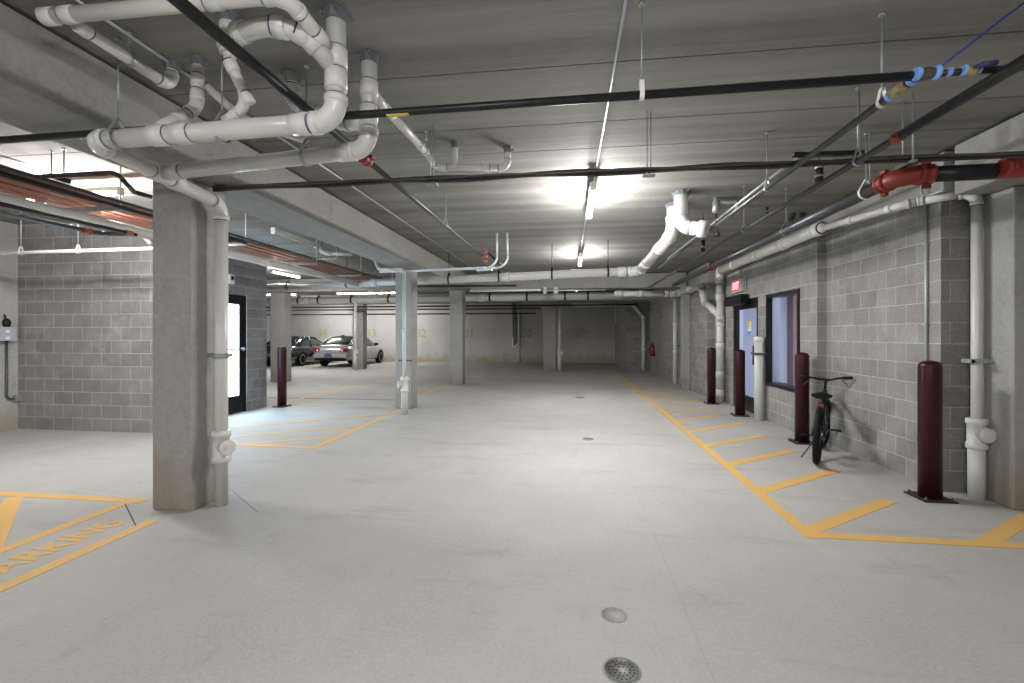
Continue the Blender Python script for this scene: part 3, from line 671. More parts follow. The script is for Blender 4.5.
sweep(bm, [c_+V(-.03,0,.1), c_+V(-.05,0,.22)], .01, 8); tag(finish('pipe_coupling', bm, ORANGE), 'orange fitting at the far end of the black diagonal pipe', 'fitting')
bm = NB(); sweep(bm,[W(487,252,8.0),W(508,271,8.6)],.02,10); tag(finish('stub_pipe', bm, BLACK),'short black pipe slanting down beside the orange fitting','pipe')
# ceiling box lights/fixtures -------------------------------------------------
LCOL = (1,.985,.972)
def strip_light(c, along, label, lit=True, ln=1.2, power=60, group=None):
    t = thing('ceiling_light', label, 'light', c)
    d = V(0,1,0) if along == 'y' else V(1,0,0); s = V(1,0,0) if along == 'y' else V(0,1,0)
    bm = NB(); obox(bm, Vector(c)+V(0,0,.03), d, s, Z_, ln, .075, .05, bev=.006); part('housing', bm, WHITE, t)
    bm = NB(); sweep(bm, [Vector(c)-d*(ln/2-.03)-V(0,0,.015), Vector(c)+d*(ln/2-.03)-V(0,0,.015)], .019, 12); part('tube', bm, TUBE if lit else PVCF, t)
    for q in (-1,1):
        bm = NB(); obox(bm, Vector(c)+d*q*(ln/2-.015)-V(0,0,.012), d, s, Z_, .03, .07, .06); part('end_cap', bm, WHITE, t)
    if lit:
        la = bpy.data.lights.new('lamp', 'AREA'); la.shape = 'RECTANGLE'; la.size = ln; la.size_y = .08; la.energy = power*.30; la.color = LCOL
        lo = bpy.data.objects.new('lamp', la); COL.objects.link(lo); lo.parent = t
        lo.location = (0,0,-.045); lo.rotation_euler = (0,0,math.pi/2 if along == 'y' else 0)
        for q in (-.33,0,.33):
            pl = bpy.data.lights.new('glow', 'POINT'); pl.energy = power*.30; pl.color = LCOL; pl.shadow_soft_size = .03
            po = bpy.data.objects.new('glow', pl); COL.objects.link(po); po.parent = t; po.location = (0 if along=='y' else q*ln, q*ln if along=='y' else 0, -.17)
    return t
EOFLIGHT = 1
LZ = CEIL-.16
strip_light((.24,5.6,LZ), 'y', 'nearest lit ceiling strip light in the drive aisle', power=150)
strip_light((.20,9.95,LZ), 'y', 'second lit ceiling strip light down the drive aisle', power=95)
strip_light((.20,16.0,LZ), 'y', 'farthest small lit strip light down the drive aisle', power=5)
strip_light((.24,-.6,LZ), 'y', 'strip light overhead behind the camera', power=120)
strip_light((-2.0,-3.6,LZ), 'y', 'strip light far behind the camera in the middle', power=110)
strip_light((-5.55,4.45,EYE+1.58), 'x', 'glaring strip light over the left bay in front of the block wall', power=135)
strip_light((-6.2,-1.5,LZ), 'y', 'strip light in the left bay behind the camera', power=110)
strip_light((-4.57,7.1,LZ), 'y', 'unlit white strip light behind the long beam, above the copper pipes', lit=False)
strip_light((-7.8,16.6,LZ), 'x', 'lit strip light above the parked cars, right one', power=50, ln=2.4)
strip_light((-12.0,16.8,LZ), 'x', 'lit strip light above the parked cars, left one', power=110, ln=2.4)
strip_light((-9.2,22.4,LZ), 'x', 'lit strip light close to the back wall, right one', power=95)
strip_light((-12.8,22.3,LZ), 'x', 'lit strip light close to the back wall, left one', power=110)
strip_light((-7.5,11.2,LZ), 'y', 'strip light hidden past the left block corner', power=90)
# conduit on ceiling to the light
steel('conduit_pipe', 'thin silver conduit on the ceiling leading to the nearest strip light', [V(.30,.8,CEIL-.02), V(.26,5.3,CEIL-.02)], .011, CONDUIT, cat='conduit')
steel('conduit_pipe', 'thin conduit on the ceiling between the two aisle strip lights', [V(.22,6.6,CEIL-.02), V(.20,9.75,CEIL-.02)], .011, CONDUIT, cat='conduit')
steel('conduit_pipe', 'pale line of conduit on the ceiling beside the left beam', [V(-2.55,1.0,CEIL-.02), V(-2.55,12.8,CEIL-.02)], .010, GALV, cat='conduit')
# ================================================================== LEFT BAY SERVICES
rack = thing('copper_pipe_rack', 'rack of parallel copper tubes running back over the left bay', 'pipes', (-5.0,5,EYE+1.36))
for k in range(12):
    x = -4.74-.062*k; z = EYE+1.375+.012*((k*5) % 3)
    bm = NB(); sweep(bm, [V(x,1.0,z), V(x+.01*((k*3) % 4-1.5),6.0,z), V(x,12.4,z)], .017 if k % 3 else .022, 10); part('copper_tube', bm, COPPER, rack)
for y in (2.4,4.2,6.05,7.9,9.7,11.5):
    bm = NB(); box(bm, -5.62, -4.66, y-.02, y+.02, EYE+1.30, EYE+1.345); part('trapeze_bar', bm, GALV, rack)
    for x in (-5.60,-4.68):
        bm = NB(); sweep(bm, [V(x,y,EYE+1.30), V(x,y,CEIL-.002)], .008, 8); part('threaded_rod', bm, WHITE, rack)
bm = NB(); sweep(bm, [V(-4.66,1.0,EYE+1.385), V(-4.66,12.4,EYE+1.385)], .016, 10); part('dark_tube', bm, GREYP, rack, 'dark tube on the near edge of the rack')
gp = thing('drain_pipe', 'straight grey-white pipe running beside the copper tubes', 'pipe', (-4.82,5,EYE+1.15))
bm = NB(); sweep(bm, [V(-4.83,1.0,EYE+1.15), V(-4.80,10.6,EYE+1.15)], .058, 16); part('pipe', bm, PVC, gp)
bm = NB(); lathe(bm, V(-4.815,6.6,EYE+1.15), [(.059,0),(.068,.004),(.068,.1),(.059,.104)], 16, 0, rd); part('coupling', bm, PVCF, gp)
steel('sprinkler_pipe', 'black pipe passing over the copper tubes at far left', [V(-4.60,1.0,EYE+1.31), V(-4.60,5.95,EYE+1.31)], .024, BLACK)
steel('sprinkler_pipe', 'black pipe below the grey-white pipe in the left bay', [V(-4.55,1.5,EYE+1.05), V(-4.55,4.25,EYE+1.05)], .020, BLACK, coup=[(0,.50),(0,.97)], cmat=ORANGE)
steel('sprinkler_pipe', 'lowest grey pipe in the left bay ending at an orange coupling', [V(-4.84,1.5,EYE+1.045), V(-4.84,4.1,EYE+1.045), V(-4.55,4.2,EYE+1.05)], .024, GREYP, coup=[(0,.96)], cmat=ORANGE)
c0, c1_ = XP(9,177,-6.0), None
steel('conduit_pipe', 'dark brown pipe with an angled drop over the left bay light', [H(10,178.5,1.47), H(116,172.5,1.47), H(134,192,1.38), H(151,197,1.38)], .022, RUST, R=.05)
steel('conduit_pipe', 'thin white conduit slanting across the left bay ceiling', [H(-5,153.5,1.70), H(58,173.5,1.70)], .010, WHITE, cat='conduit')
bm = NB(); a = H(50,176,1.48); b = H(68,182,1.48); obox(bm,(a+b)/2,(b-a).normalized(),(b-a).normalized().cross(Z_),Z_,(b-a).length,.06,.05)
t_ = finish('metal_strut', bm, BLACK); tag(t_, 'stubby black strut hanging on two rods at far left', 'bracket')
for px, lb in ((51.5,'left thin rod above the stubby black strut'),(64,'right thin rod above the stubby black strut')):
    p0 = H(px, 178 if px<60 else 176, 1.50); bm = NB(); sweep(bm,[p0, V(p0.x,p0.y,CEIL)],.006,8); lathe(bm,V(p0.x,p0.y,CEIL-.01),[(.014,0),(.014,.01)],8); tag(finish('hanger_rod',bm,GALV),lb,'rod')
zw = EYE+1.13
ww = steel('conduit_pipe', 'white pipe hung level in front of the left block wall', [V(-8.75,5.28,zw-.02), V(-5.2,5.32,zw+.0)], .024, WHITE, coup=[(0,.02)], cmat=WHITE)
for X, lb in ((-7.45,'thin hanger of the level white wall pipe, left one'),(-6.55,'thin hanger of the level white wall pipe, right one')):
    hanger(V(X,5.30,zw-.012), .028, V(1,0,0), lb, mat=WHITE, rodr=.007)
bm = NB(); a = YP(139,232,6.05); b = YP(151,244,6.1); sweep(bm,[a,b],.03,10); tag(finish('stub_pipe', bm, WHITE), 'short white angled pipe beside the left column top', 'pipe')
# white u-shaped pipes behind the beam
run('drain_pipe', 'white curved pipe dropping behind the long beam', 'pipe', [H(321.5,241,1.757), W(321.5,253.5,8.05), W(352,254,8.3)], .031, .12)
run('drain_pipe', 'thin white pipe stepping down behind the long beam', 'pipe', [H(337,243,1.757), W(337,258.5,8.3), W(312,259,8.4)], .018, .05, hubs=False)
run('drain_pipe', 'white pipe bending over the beam end and down the second column', 'pipe', [W(373,255,8.9), W(379,269,8.75), W(404,270.3,8.62), W(404.5,407,8.62)+V(0,0,.03)], .036, .07, hubs=False, mat=PVC, couplings=[(2,.45)])
o_ = [c for c in bpy.data.objects if c.get('label','').startswith('white pipe bending over')][0]
bm = NB(); p = W(404.5,390,8.62); sweep(bm, [V(p.x,p.y,.001), V(p.x,p.y,.72)], .062, 16); part('pipe', bm, PVC, o_, 'wider base length')
cleanout(o_, p, .062, V(-.8,-.5,0), .56)
bm = NB(); box(bm, p.x-.14, p.x+.14, p.y+.03, p.y+.045, 1.0, 1.03); part('pipe_clamp', bm, GREYP, o_)
# pipe beside pale rear column and column in front of the silver car
for (px, py, z, r, lb) in ((559.5,371,18.8,.085,'white downpipe beside the pale rear column'),(355.5,368,19.25,.07,'white downpipe on the column in front of the silver car')):
    p = W(px,py,z); root = run('drain_pipe', lb, 'pipe', [V(p.x,p.y,EYE+1.2 if px>500 else 2.83), V(p.x,p.y,.02)], r*.8, couplings=[(0,.4),(0,.85)])
    bm = NB(); sweep(bm,[V(p.x,p.y,.001),V(p.x,p.y,.75)],r*1.05,14); part('pipe', bm, PVC, root, 'wider base length'); cleanout(root, p, r, V(1,-.3,0), .75)
# p-trap and channel on the back wall
t_ = thing('wall_drain', 'white pipe with small trap on the back wall', 'pipe', YP(519,362,24.2))
p = YP(519,340,24.2); bm = NB(); sweep(bm,[V(p.x,24.2,.05),V(p.x,24.2,EYE+1.6)],.05,12); part('pipe',bm,PVC,t_)
a,b,c,d_ = YP(513,336,24.15),YP(513,347,24.15),YP(516,346,24.15),YP(519,343,24.15)
bm = NB(); sweep(bm, smooth_path([a,b,c,d_],.08),.06,12); part('trap',bm,PVCF,t_)
bm = NB(); x0=YP(513.5,300,24.25).x; box(bm, x0-.05, x0+.12, 24.2, 24.34, 1.0, CEIL-.01); tag(finish('wall_channel', bm, GREYP),'grey vertical channel on the back wall above the small trap','channel')
bm = NB(); p0 = W(616,308,23); sweep(bm,[V(p0.x,p0.y,CEIL-.01),V(p0.x,p0.y,EYE+.55)],.04,10); tag(finish('stub_pipe',bm,PVC),'thin pale pipe hanging in the far dark corner','pipe')
# odd ceiling fittings on the right
t_ = thing('ceiling_fitting', 'galvanised ceiling fitting right of the capped white elbow', 'fitting', H(717,197,1.757))
a = H(716,198,1.757); zz=(a.y*CA-a.x*SA)
bm = NB(); lathe(bm, V(a.x,a.y,CEIL-.20), [(.02,0),(.045,.02),(.045,.15),(.03,.17),(.03,.20)], 14); part('cylinder',bm,GALV,t_)
bm = NB(); sweep(bm, smooth_path([V(a.x,a.y,CEIL-.06), V(a.x+.16,a.y-.02,CEIL-.07), V(a.x+.25,a.y-.03,CEIL-.06), V(a.x+.25,a.y-.03,CEIL-.22)],.04), .025, 12); part('pipe',bm,GALV,t_)
bm = NB(); sweep(bm, [V(a.x,a.y,CEIL-.20), V(a.x+.02,a.y,CEIL-.48)], .013, 8); lathe(bm, V(a.x+.02,a.y,CEIL-.5), [(.03,0),(.03,.05)], 10); part('drop_rod',bm,RUST,t_)
for px,y0,y1,lb,r in ((819,163,182,'black banded vertical stub hanging between the right pipes',.035),(703,235,252,'dark banded vertical stub below the capped elbow',.03),(767,200,216,'small black stub hanging behind the right pipes',.018)):
    z = 1.60*F/(HY-y0) if px == 819 else (6.6 if px==703 else 6.3)
    a = W(px,y0,z); b = W(px,y1,z); t2 = thing('insulated_stub', lb, 'pipe', a)
    bm = NB(); sweep(bm,[a,V(a.x,a.y,b.z)],r,12); sweep(bm,[a,up(a)],.006,8); part('pipe',bm,BLACK,t2)
    bm = NB()
    for q in (.3,.75): lathe(bm, V(a.x,a.y,a.z+(b.z-a.z)*q), [(r*1.08,0),(r*1.08,.02)], 12)
    part('band',bm,GALV,t2)
a = W(791,220,6.6); bm = NB(); sweep(bm, smooth_path([a, a+V(.05,0,.16), a+V(.14,0,.18), a+V(.17,0,-.02)],.05), .035, 12)
p_=a+V(.10,0,.17); sweep(bm,[p_,up(p_)],.007,8); tag(finish('pipe_hook', bm, BLACK),'black hook-shaped pipe hanging above the white wall pipe','pipe')
# conduits up the right wall
t_ = thing('conduit_pipe','thin vertical conduit on the right block wall behind the near bollard','conduit',XP(926,400,3.49))
yv = XP(926,300,3.50).y
bm = NB(); sweep(bm,[V(3.50,yv,.9),V(3.50,yv,EYE+1.32)],.012,10); part('pipe',bm,CONDUIT,t_)
bm = NB()
for z in (1.6,2.4): box(bm,3.48,3.52,yv-.025,yv+.025,z,z+.02)
part('strap',bm,GALV,t_)
a = V(3.44,yv-.03,EYE+1.62); steel('conduit_pipe','small hooked conduit above the right wall pipe by the red elbow',[a, V(3.44,yv-.03,EYE+1.36), V(3.44,yv-.30,EYE+1.34)],.012,CONDUIT,R=.07,cat='conduit')
# ================================================================== BOLLARDS
def bollard(x, y, label, r=.088, h=1.24, rot=0):
    t = thing('bollard', label, 'bollard', (x,y,0))
    bm = NB(); lathe(bm, V(x,y,.012), [(r,0),(r,h-.05),(r*.97,h-.03),(r*.8,h-.008),(r*.4,h+.006),(0.001,h+.01)], 32)
    part('post', bm, MAROON, t)
    bm = NB(); w = .135; box(bm, x-w,x+w,y-w,y+w,.001,.014, bev=.002); part('base_plate', bm, DKPLATE, t)
    for sx in (-1,1):
        for sy in (-1,1):
            bm = NB(); c = V(x+sx*w*.78,y+sy*w*.78,.014)
            lathe(bm, c, [(.018,0),(.018,.004),(.012,.005),(.012,.018),(.005,.019),(.005,.03)], 6); part('bolt', bm, GREYP, t)
    return t
def B(px, py, X=None):
    p = G(px, py); return p.x, p.y
g_ = G(930,498); bollard(g_.x,g_.y,'maroon steel bollard nearest the camera at the right wall', r=.088, h=1.25)
g_ = G(802,442.5); bollard(g_.x,g_.y,'maroon bollard right beside the black bicycle')
g_ = G(740,415.5); bollard(g_.x,g_.y,'maroon bollard in front of the right-hand door', h=1.21)
g_ = G(711.5,403.6); bollard(g_.x,g_.y,'farthest maroon bollard, beside the fat white pipe', h=1.21)
g_ = G(282,406.5); bollard(g_.x,g_.y,'lone maroon bollard on the left by the block wall corner', h=1.24)
t_ = thing('vent_post','white plastic post clamped between the door and window','pipe',(3.29,8.52,0))
bm = NB(); sweep(bm,[V(3.29,8.52,.001),V(3.29,8.52,1.40)],.078,24); part('pipe',bm,PVC,t_)
bm = NB(); lathe(bm,V(3.29,8.52,1.39),[(.085,0),(.088,.005),(.088,.07),(.07,.085),(.001,.088)],24); part('end_cap',bm,PVCF,t_)
bm = NB(); box(bm,3.19,3.205,8.42,8.62,1.16,1.19); box(bm,3.19,3.40,8.42,8.435,1.16,1.19); box(bm,3.19,3.40,8.605,8.62,1.16,1.19); part('pipe_clamp',bm,GREYP,t_)
# ================================================================== DOORS / WINDOW
def door_y(n, X, face, op, glass, rail=.26, swing='near', pushbar=True, stick=False):
    ya, yb, z0, z1 = op; s = face
    x0, x1 = X-s*.02, X-s*.10
    bm = NB(); fw = .055
    box(bm,x0,x1,ya,ya+fw,.002,z1-.002); box(bm,x0,x1,yb-fw,yb,.002,z1-.002); box(bm,x0,x1,ya+fw,yb-fw,z1-fw,z1-.002)
    d = struct('door_%d' % n, bm, BLKFRAME)
    a, b = ya+fw+.004, yb-fw-.004; st = .10
    xa, xb = X-s*.035, X-s*.08
    bm = NB(); box(bm,X-s*.102,X-s*.205,yb-.014,yb-.001,.002,z1-.004); part('jamb_lining', bm, ROOMWALL, d)
    bm = NB(); box(bm,xa,xb,a,a+st,.01,z1-fw-.005); box(bm,xa,xb,b-st,b,.01,z1-fw-.005); box(bm,xa,xb,a+st,b-st,.01,rail); box(bm,xa,xb,a+st,b-st,z1-fw-.13,z1-fw-.005)
    lf = part('door_leaf', bm, BLKFRAME, d)
    bm = NB(); box(bm,X-s*.055,X-s*.062,a+st-.003,b-st+.003,rail-.003,z1-fw-.127); part('pane', bm, glass, lf)
    bm = NB(); zb = 1.05; xq = X+s*.04
    sweep(bm,[V(xq,a+st*.5,zb+.25) if not pushbar else V(xq,a+.05,zb+.18), V(xq,a+st*.5,zb-.1) if not pushbar else V(xq,b-.05,zb+.18)],.017,10)
    for yy in ((a+.05,b-.05) if pushbar else (a+st*.5,)): box(bm,X-s*.04,xq,yy-.015,yy+.015,zb+.16 if pushbar else zb-.02,zb+.2 if pushbar else zb+.02)
    part('push_bar' if pushbar else 'handle', bm, GALV if pushbar else GREYP, lf)
    if stick:
        for k, (zz, m) in enumerate(((1.72,YTAG),(1.60,SIGNWHITE),(1.52,BLUETAPE))):
            bm = NB(); box(bm, X-s*.050, X-s*.054, (a+b)/2-.19, (a+b)/2-.05, zz-.05, zz+.05); part('sticker', bm, m, lf)
    return d
door_y(1, -6.33, 1, LD, DAYGLASS, rail=.34)
door_y(2, 3.40, -1, RD, GLASS, rail=.30, pushbar=False, stick=True)
bm = NB(); ya,yb,z0,z1 = RW; fw=.055
box(bm,3.38,3.61,ya,ya+fw,z0,z1); box(bm,3.38,3.47,yb-fw,yb,z0,z1); box(bm,3.38,3.61,ya+fw,yb-fw,z1-fw,z1); box(bm,3.37,3.61,ya+fw,yb-fw,z0,z0+fw)
wd = struct('window_1', bm, BLKFRAME)
bm = NB(); box(bm,3.44,3.446,ya+fw-.004,yb-fw+.004,z0+fw-.004,z1-fw+.004); part('pane', bm, GLASS, wd)
bm = NB(); box(bm,3.472,3.61,yb-.012,yb,z0,z1); part('jamb_lining', bm, ROOMWALL, wd, 'pale inner jamb lining')
# room contents seen through the glass
mb = thing('mailbox_bank','pinkish bank of slatted boxes seen through the right window','mailboxes',(5.6,11.3,0))
bm = NB(); box(bm,5.03,6.35,11.12,11.40,.0,2.9); part('cabinet',bm,ROOMPINK,mb)
bxm = plain('pale_pink_metal',(.80,.60,.57),.45); slm = plain('dark_slots',(.05,.06,.12),.5)
for k in range(14):
    z = .45+k*.095; bm = NB()
    for q in range(4): box(bm,5.10+q*.31,5.10+q*.31+.295,11.10,11.12,z,z+.068)
    rw_ = part('box_row',bm,bxm,mb); bm = NB()
    for q in range(4): box(bm,5.12+q*.31,5.12+q*.31+.05,11.096,11.10,z+.02,z+.05)
    part('lock_slots',bm,slm,rw_)
la = bpy.data.lights.new('office_lamp','AREA'); la.size=1.2; la.energy=75; la.color=(.84,.88,1); lo=bpy.data.objects.new('office_lamp',la); COL.objects.link(lo); lo.location=(4.9,8.3,2.75)
lc = thing('ceiling_light','square panel light in the office behind the window','light',(4.9,8.3,3.0)); bm=NB(); box(bm,4.3,5.5,7.7,8.9,2.99,3.03); part('panel',bm,WHITE,lc); bm=NB(); box(bm,4.35,5.45,7.75,8.85,2.985,2.989); part('diffuser',bm,plain('panel_diffuser',(1,1,1),.5,emit=(.85,.9,1),es=2),lc)
lo.parent = lc; lo.location=(0,0,-.05)
# canopy box over the right door, exit sign, card reader
t_ = thing('door_canopy_light','black box light above the right-hand door','light',(3.3,9.6,2.3))
bm = NB(); box(bm,3.23,3.379,9.25,10.15,2.10,2.29,bev=.01); part('housing',bm,BLKFRAME,t_)
bm = NB(); box(bm,3.25,3.36,9.3,10.1,2.092,2.10); part('lens',bm,GREYP,t_)
t_ = thing('exit_sign','lit red exit sign on the right wall above the door','sign',(3.36,9.45,2.55))
ye0, ye1 = XP(741,286,3.34).y, XP(731,286,3.34).y
bm = NB(); box(bm,3.34,3.399,ye0,ye1,2.37,2.62,bev=.006); part('housing',bm,SIGNWHITE,t_)
bm = NB(); box(bm,3.338,3.341,ye0+.02,ye1-.02,2.39,2.60); part('face',bm,plain('sign_face',(.45,.12,.12),.4,emit=(1,.2,.2),es=.12),t_)
def text_mesh(name, body, size, ext, mat, M, parent=None, align='CENTER', font_scale=(1,1)):
    cu = bpy.data.curves.new('text','FONT'); cu.body = body; cu.size = size; cu.extrude = ext; cu.align_x = align; cu.align_y = 'CENTER'; cu.offset = size*.03
    o = bpy.data.objects.new('text_tmp', cu); COL.objects.link(o)
    me = bpy.data.meshes.new_from_object(o.evaluated_get(bpy.context.evaluated_depsgraph_get()))
    bpy.data.objects.remove(o); bm = NB(); bm.from_mesh(me); bpy.data.meshes.remove(me)
    for v in bm.verts: v.co.x *= font_scale[0]; v.co.y *= font_scale[1]
    bm.transform(M)
    for f in bm.faces: f.smooth = False
    return finish(name, bm, mat, parent, flip=False)
# facing -x : text x-axis -> -y , text y-axis -> +z, normal -> -x
Mx = Matrix(((0,0,-1,3.335),(-1,0,0,(ye0+ye1)/2),(0,1,0,2.495),(0,0,0,1)))
text_mesh('exit_letters','EXIT',.18,.003,EXITRED,Mx,t_,font_scale=(.95,1.1))
bm = NB(); sweep(bm,smooth_path([V(3.385,ye0-.12,2.40),V(3.385,ye0-.12,2.6),V(3.385,ye0+.01,2.62)],.04),.012,8); sweep(bm,[V(3.385,(ye0+ye1)/2-.1,2.61),V(3.385,(ye0+ye1)/2-.1,2.855)],.012,8); part('conduit',bm,CONDUIT,t_)
t_ = thing('card_reader','small white card reader box on the block wall beside the left door','box',(-6.3,8.4,2.5))
p = XP(231,279,-6.3); bm = NB(); box(bm,-6.329,-6.27,p.y-.06,p.y+.06,p.z-.09,p.z+.09,bev=.008); part('housing',bm,WHITE,t_)
bm = NB(); box(bm,-6.27,-6.262,p.y-.03,p.y+.03,p.z-.02,p.z+.05); part('lens',bm,BLKFRAME,t_)
# fire extinguisher
p = XP(653,349,3.14); t_ = thing('fire_extinguisher','red fire extinguisher on the distant right wall','extinguisher',(3.14,p.y,p.z-.2))
bm = NB(); lathe(bm,V(3.12,p.y,p.z-.28),[(.07,0),(.09,.02),(.09,.36),(.06,.42),(.03,.44)],18); part('cylinder',bm,EXRED,t_)
bm = NB(); lathe(bm,V(3.12,p.y,p.z+.16),[(.025,0),(.025,.06)],12); obox(bm,V(3.08,p.y,p.z+.24),V(1,0,0),V(0,1,0),Z_,.16,.03,.02); part('valve_handle',bm,BLKRUB,t_)
bm = NB(); sweep(bm,smooth_path([V(3.12,p.y-.02,p.z+.20),V(3.02,p.y-.05,p.z+.16),V(3.01,p.y-.04,p.z-.1)],.05),.012,8); part('hose',bm,BLKRUB,t_)
bm = NB(); box(bm,3.19,3.229,p.y-.05,p.y+.05,p.z-.1,p.z+.15); part('wall_bracket',bm,GALV,t_)
# electric box on the left panel wall
Xw = -8.77; p0 = XP(-14,334,Xw); p1 = XP(8,334,Xw)
p0 = XP(-10,333,Xw); p1 = XP(10,333,Xw)
t_ = thing('electrical_box','grey electrical box with bell on the left concrete wall','box',(Xw,p1.y,1.5))
zt_, zb_ = XP(5,327,Xw).z, XP(5,341,Xw).z
bm = NB(); box(bm,Xw+.001,Xw+.12,p0.y,p1.y,zb_,zt_,bev=.008); part('housing',bm,ELBOX,t_)
bm = NB(); box(bm,Xw+.12,Xw+.126,p1.y-.14,p1.y-.09,zt_-.09,zt_-.05); box(bm,Xw+.12,Xw+.126,p1.y-.14,p1.y-.09,zb_+.03,zb_+.07); part('label_plate',bm,WHITE,t_)
pc = XP(5,321,Xw); bm = NB(); lathe(bm,V(Xw+.03,pc.y,pc.z-.1),[(.03,0),(.045,.03),(.05,.10),(.02,.14)],14); sweep(bm,[V(Xw+.03,pc.y,pc.z),V(Xw+.03,pc.y-.03,pc.z+.10)],.012,8); part('bell',bm,BLKFRAME,t_)
yb_ = XP(5,350,Xw).y; yc_ = XP(16,398,Xw).y; z1_ = XP(16,398,Xw).z
bm = NB(); sweep(bm,smooth_path([V(Xw+.03,yb_,zb_),V(Xw+.03,yb_,z1_),V(Xw+.03,yc_,z1_-.01)],.09),.017,10); part('conduit',bm,GREYP,t_)
bm = NB(); box(bm,Xw+.001,Xw+.07,yc_-.05,yc_+.05,z1_-.05,z1_+.05,bev=.01); part('outlet',bm,GALV,t_)
# ================================================================== FLOOR MARKS
hx = 1.78
mk = thing('hatched_floor_marking','yellow painted hatched walkway along the right wall','floor marking',(hx,3.7,0))
bm = NB(); strip(bm,(hx,3.63),(hx,22.6),.10,z1=.0030); part('edge_line',bm,YELLOW,mk)
bm = NB(); strip(bm,(hx-.03,3.69),(3.72,3.69),.10,z1=.0026); part('end_line',bm,YELLOW,mk)
for k in range(11):
    y = 3.75+.90*k; bm = NB()
    if k == 0: L2 = 1.0
    strip(bm,(hx+.02,y),(hx+1.10,y+.80),.115,z1=.0022); part('hatch_stripe',bm,YELLOW,mk)
a = G(985,543); b = G(1030,516); bm = NB(); strip(bm,(a.x,a.y),(b.x,b.y),.115,z1=.0022); part('hatch_stripe',bm,YELLOW,mk)
mk = thing('no_parking_marking','yellow painted lines with stencilled letters at lower left','floor marking',(-3.4,3.2,0))
bm = NB(); strip(bm,(-3.365,1.2),(-3.36,3.28),.10,z1=.003); part('line',bm,YELLOW,mk)
bm = NB(); strip(bm,(-3.93,1.6),(-3.96,3.66),.10,z1=.0026); part('line',bm,YELLOW,mk)
bm = NB(); strip(bm,(-5.6,3.66),(-3.83,3.66),.10,z1=.0022); part('line',bm,YELLOW,mk)
a = G(14,497); b = G(-14,560); bm = NB(); strip(bm,(a.x,a.y),(b.x,b.y),.12,z1=.0030); part('line',bm,YELLOW,mk)
# letters: text x -> +y, text y -> -x
e_ = G(126,520)
Mx = Matrix(((0,-1,0,-3.64),(1,0,0,3.255),(0,0,1,.002),(0,0,0,1)))
text_mesh('painted_letters','NO PARKING',.31,.0012,YELLOW,Mx,mk,align='RIGHT',font_scale=(.71,.92))
mk = thing('left_hatched_marking','yellow painted hatched area between the left door and the second column','floor marking',(-3.4,7,0))
bm = NB(); strip(bm,(-3.40,5.68),(-3.38,8.8),.10,z1=.003); part('line',bm,YELLOW,mk)
for (a,b,z) in (((234,444.5),(317,448),.0026),((234,445),(334,437),.0022),((222,437.5),(361,426),.0022),((222,428.5),(385,414.5),.0022),((290,405),(396,407.3),.0024)):
    p,q = G(*a),G(*b); bm = NB(); strip(bm,(p.x,p.y),(q.x,q.y),.10,z1=z); part('line',bm,YELLOW,mk)
for a,b,lb in (((288,401.6),(362,384),'yellow stall line left of the second column'),((418,396.5),(447,385),'yellow stall line between the second and third columns'),((480,372),(497,363.5),'short far yellow stall line near the back wall')):
    p,q = G(*a),G(*b); bm = NB(); strip(bm,(p.x,p.y),(q.x,q.y),.10 if a[0]<470 else .16,z1=.0025); tag(finish('stall_line',bm,YELLOW),lb,'floor marking')
p,q = G(262,397.4),G(397,400.2); bm = NB(); strip(bm,(p.x,p.y),(q.x,q.y),.05,z1=.002); tag(finish('expansion_joint',bm,DKPLATE),'dark expansion joint across the floor behind the left bollard','floor joint')
p,q = G(125,504),G(136,526); bm = NB(); strip(bm,(p.x,p.y),(q.x,q.y),.006,z1=.0035); tag(finish('floor_crack',bm,DKHOLE),'short dark crack between the painted lines at lower left','crack')
p,q = G(230,489),G(257,512); bm = NB(); strip(bm,(p.x,p.y),(q.x,q.y),.005,z1=.001); tag(finish('floor_crack',bm,DKPLATE),'thin crack in the floor right of the big column base','crack')
# drains
def disc(px,py,r,label,m,name,cat,grate=False,z=.004):
    c = G(px,py); t = thing(name,label,cat,(c.x,c.y,0))
    bm = NB(); lathe(bm,V(c.x,c.y,.0005),[(r,0),(r,z),(r*.9,z),(r*.9,z*.6),(.001,z*.6)],36); part('cover',bm,m,t)
    if grate:
        bm = NB()
        for k in range(1,4):
            rr = r*.24*k; n = 6*k
            for i in range(n):
                a = 2*math.pi*i/n+.1; lathe(bm,V(c.x+rr*math.cos(a),c.y+rr*math.sin(a),z*.6),[(r*.055,0),(r*.055,.0006)],8)
        part('holes',bm,DKHOLE,t)
        bm = NB(); lathe(bm,V(c.x,c.y,.0004),[(r*1.12,0),(r*1.12,.0008),(r*.98,.001)],36); part('rim',bm,CONCPATCH,t)
disc(621.5,670.5,.078,'round dark iron floor drain at the bottom of the view',IRON,'floor_drain','drain',True)
disc(614,615,.070,'faint round cleanout cover behind the floor drain',CONCPATCH,'cleanout_cover','cover',z=.002)
disc(588,439,.08,'small dark floor cover in the middle of the drive aisle',IRON,'cleanout_cover','cover',z=.002)
disc(580,397.5,.12,'small distant floor cover beyond the middle one',IRON,'cleanout_cover','cover',z=.002)
# wall numbers
for px, body in ((322,'34'),(371,'33'),(421,'32'),(469,'31'),(526.5,'30'),(580,'29')):
    p = YP(px,333.5,24.34)
    o = text_mesh('wall_number',body,.62,.004,YWALL,Matrix(((1,0,0,p.x),(0,0,-1,24.352),(0,1,0,p.z),(0,0,0,1))))
    where = {322:'between the two cars',371:'above the silver car hood',421:'just right of the second column',469:'just right of the third column',526.5:'right of the small wall trap',580:'in the dark right half'}[px]
    tag(o,'faded orange number painted on the back wall, '+where,'wall number')
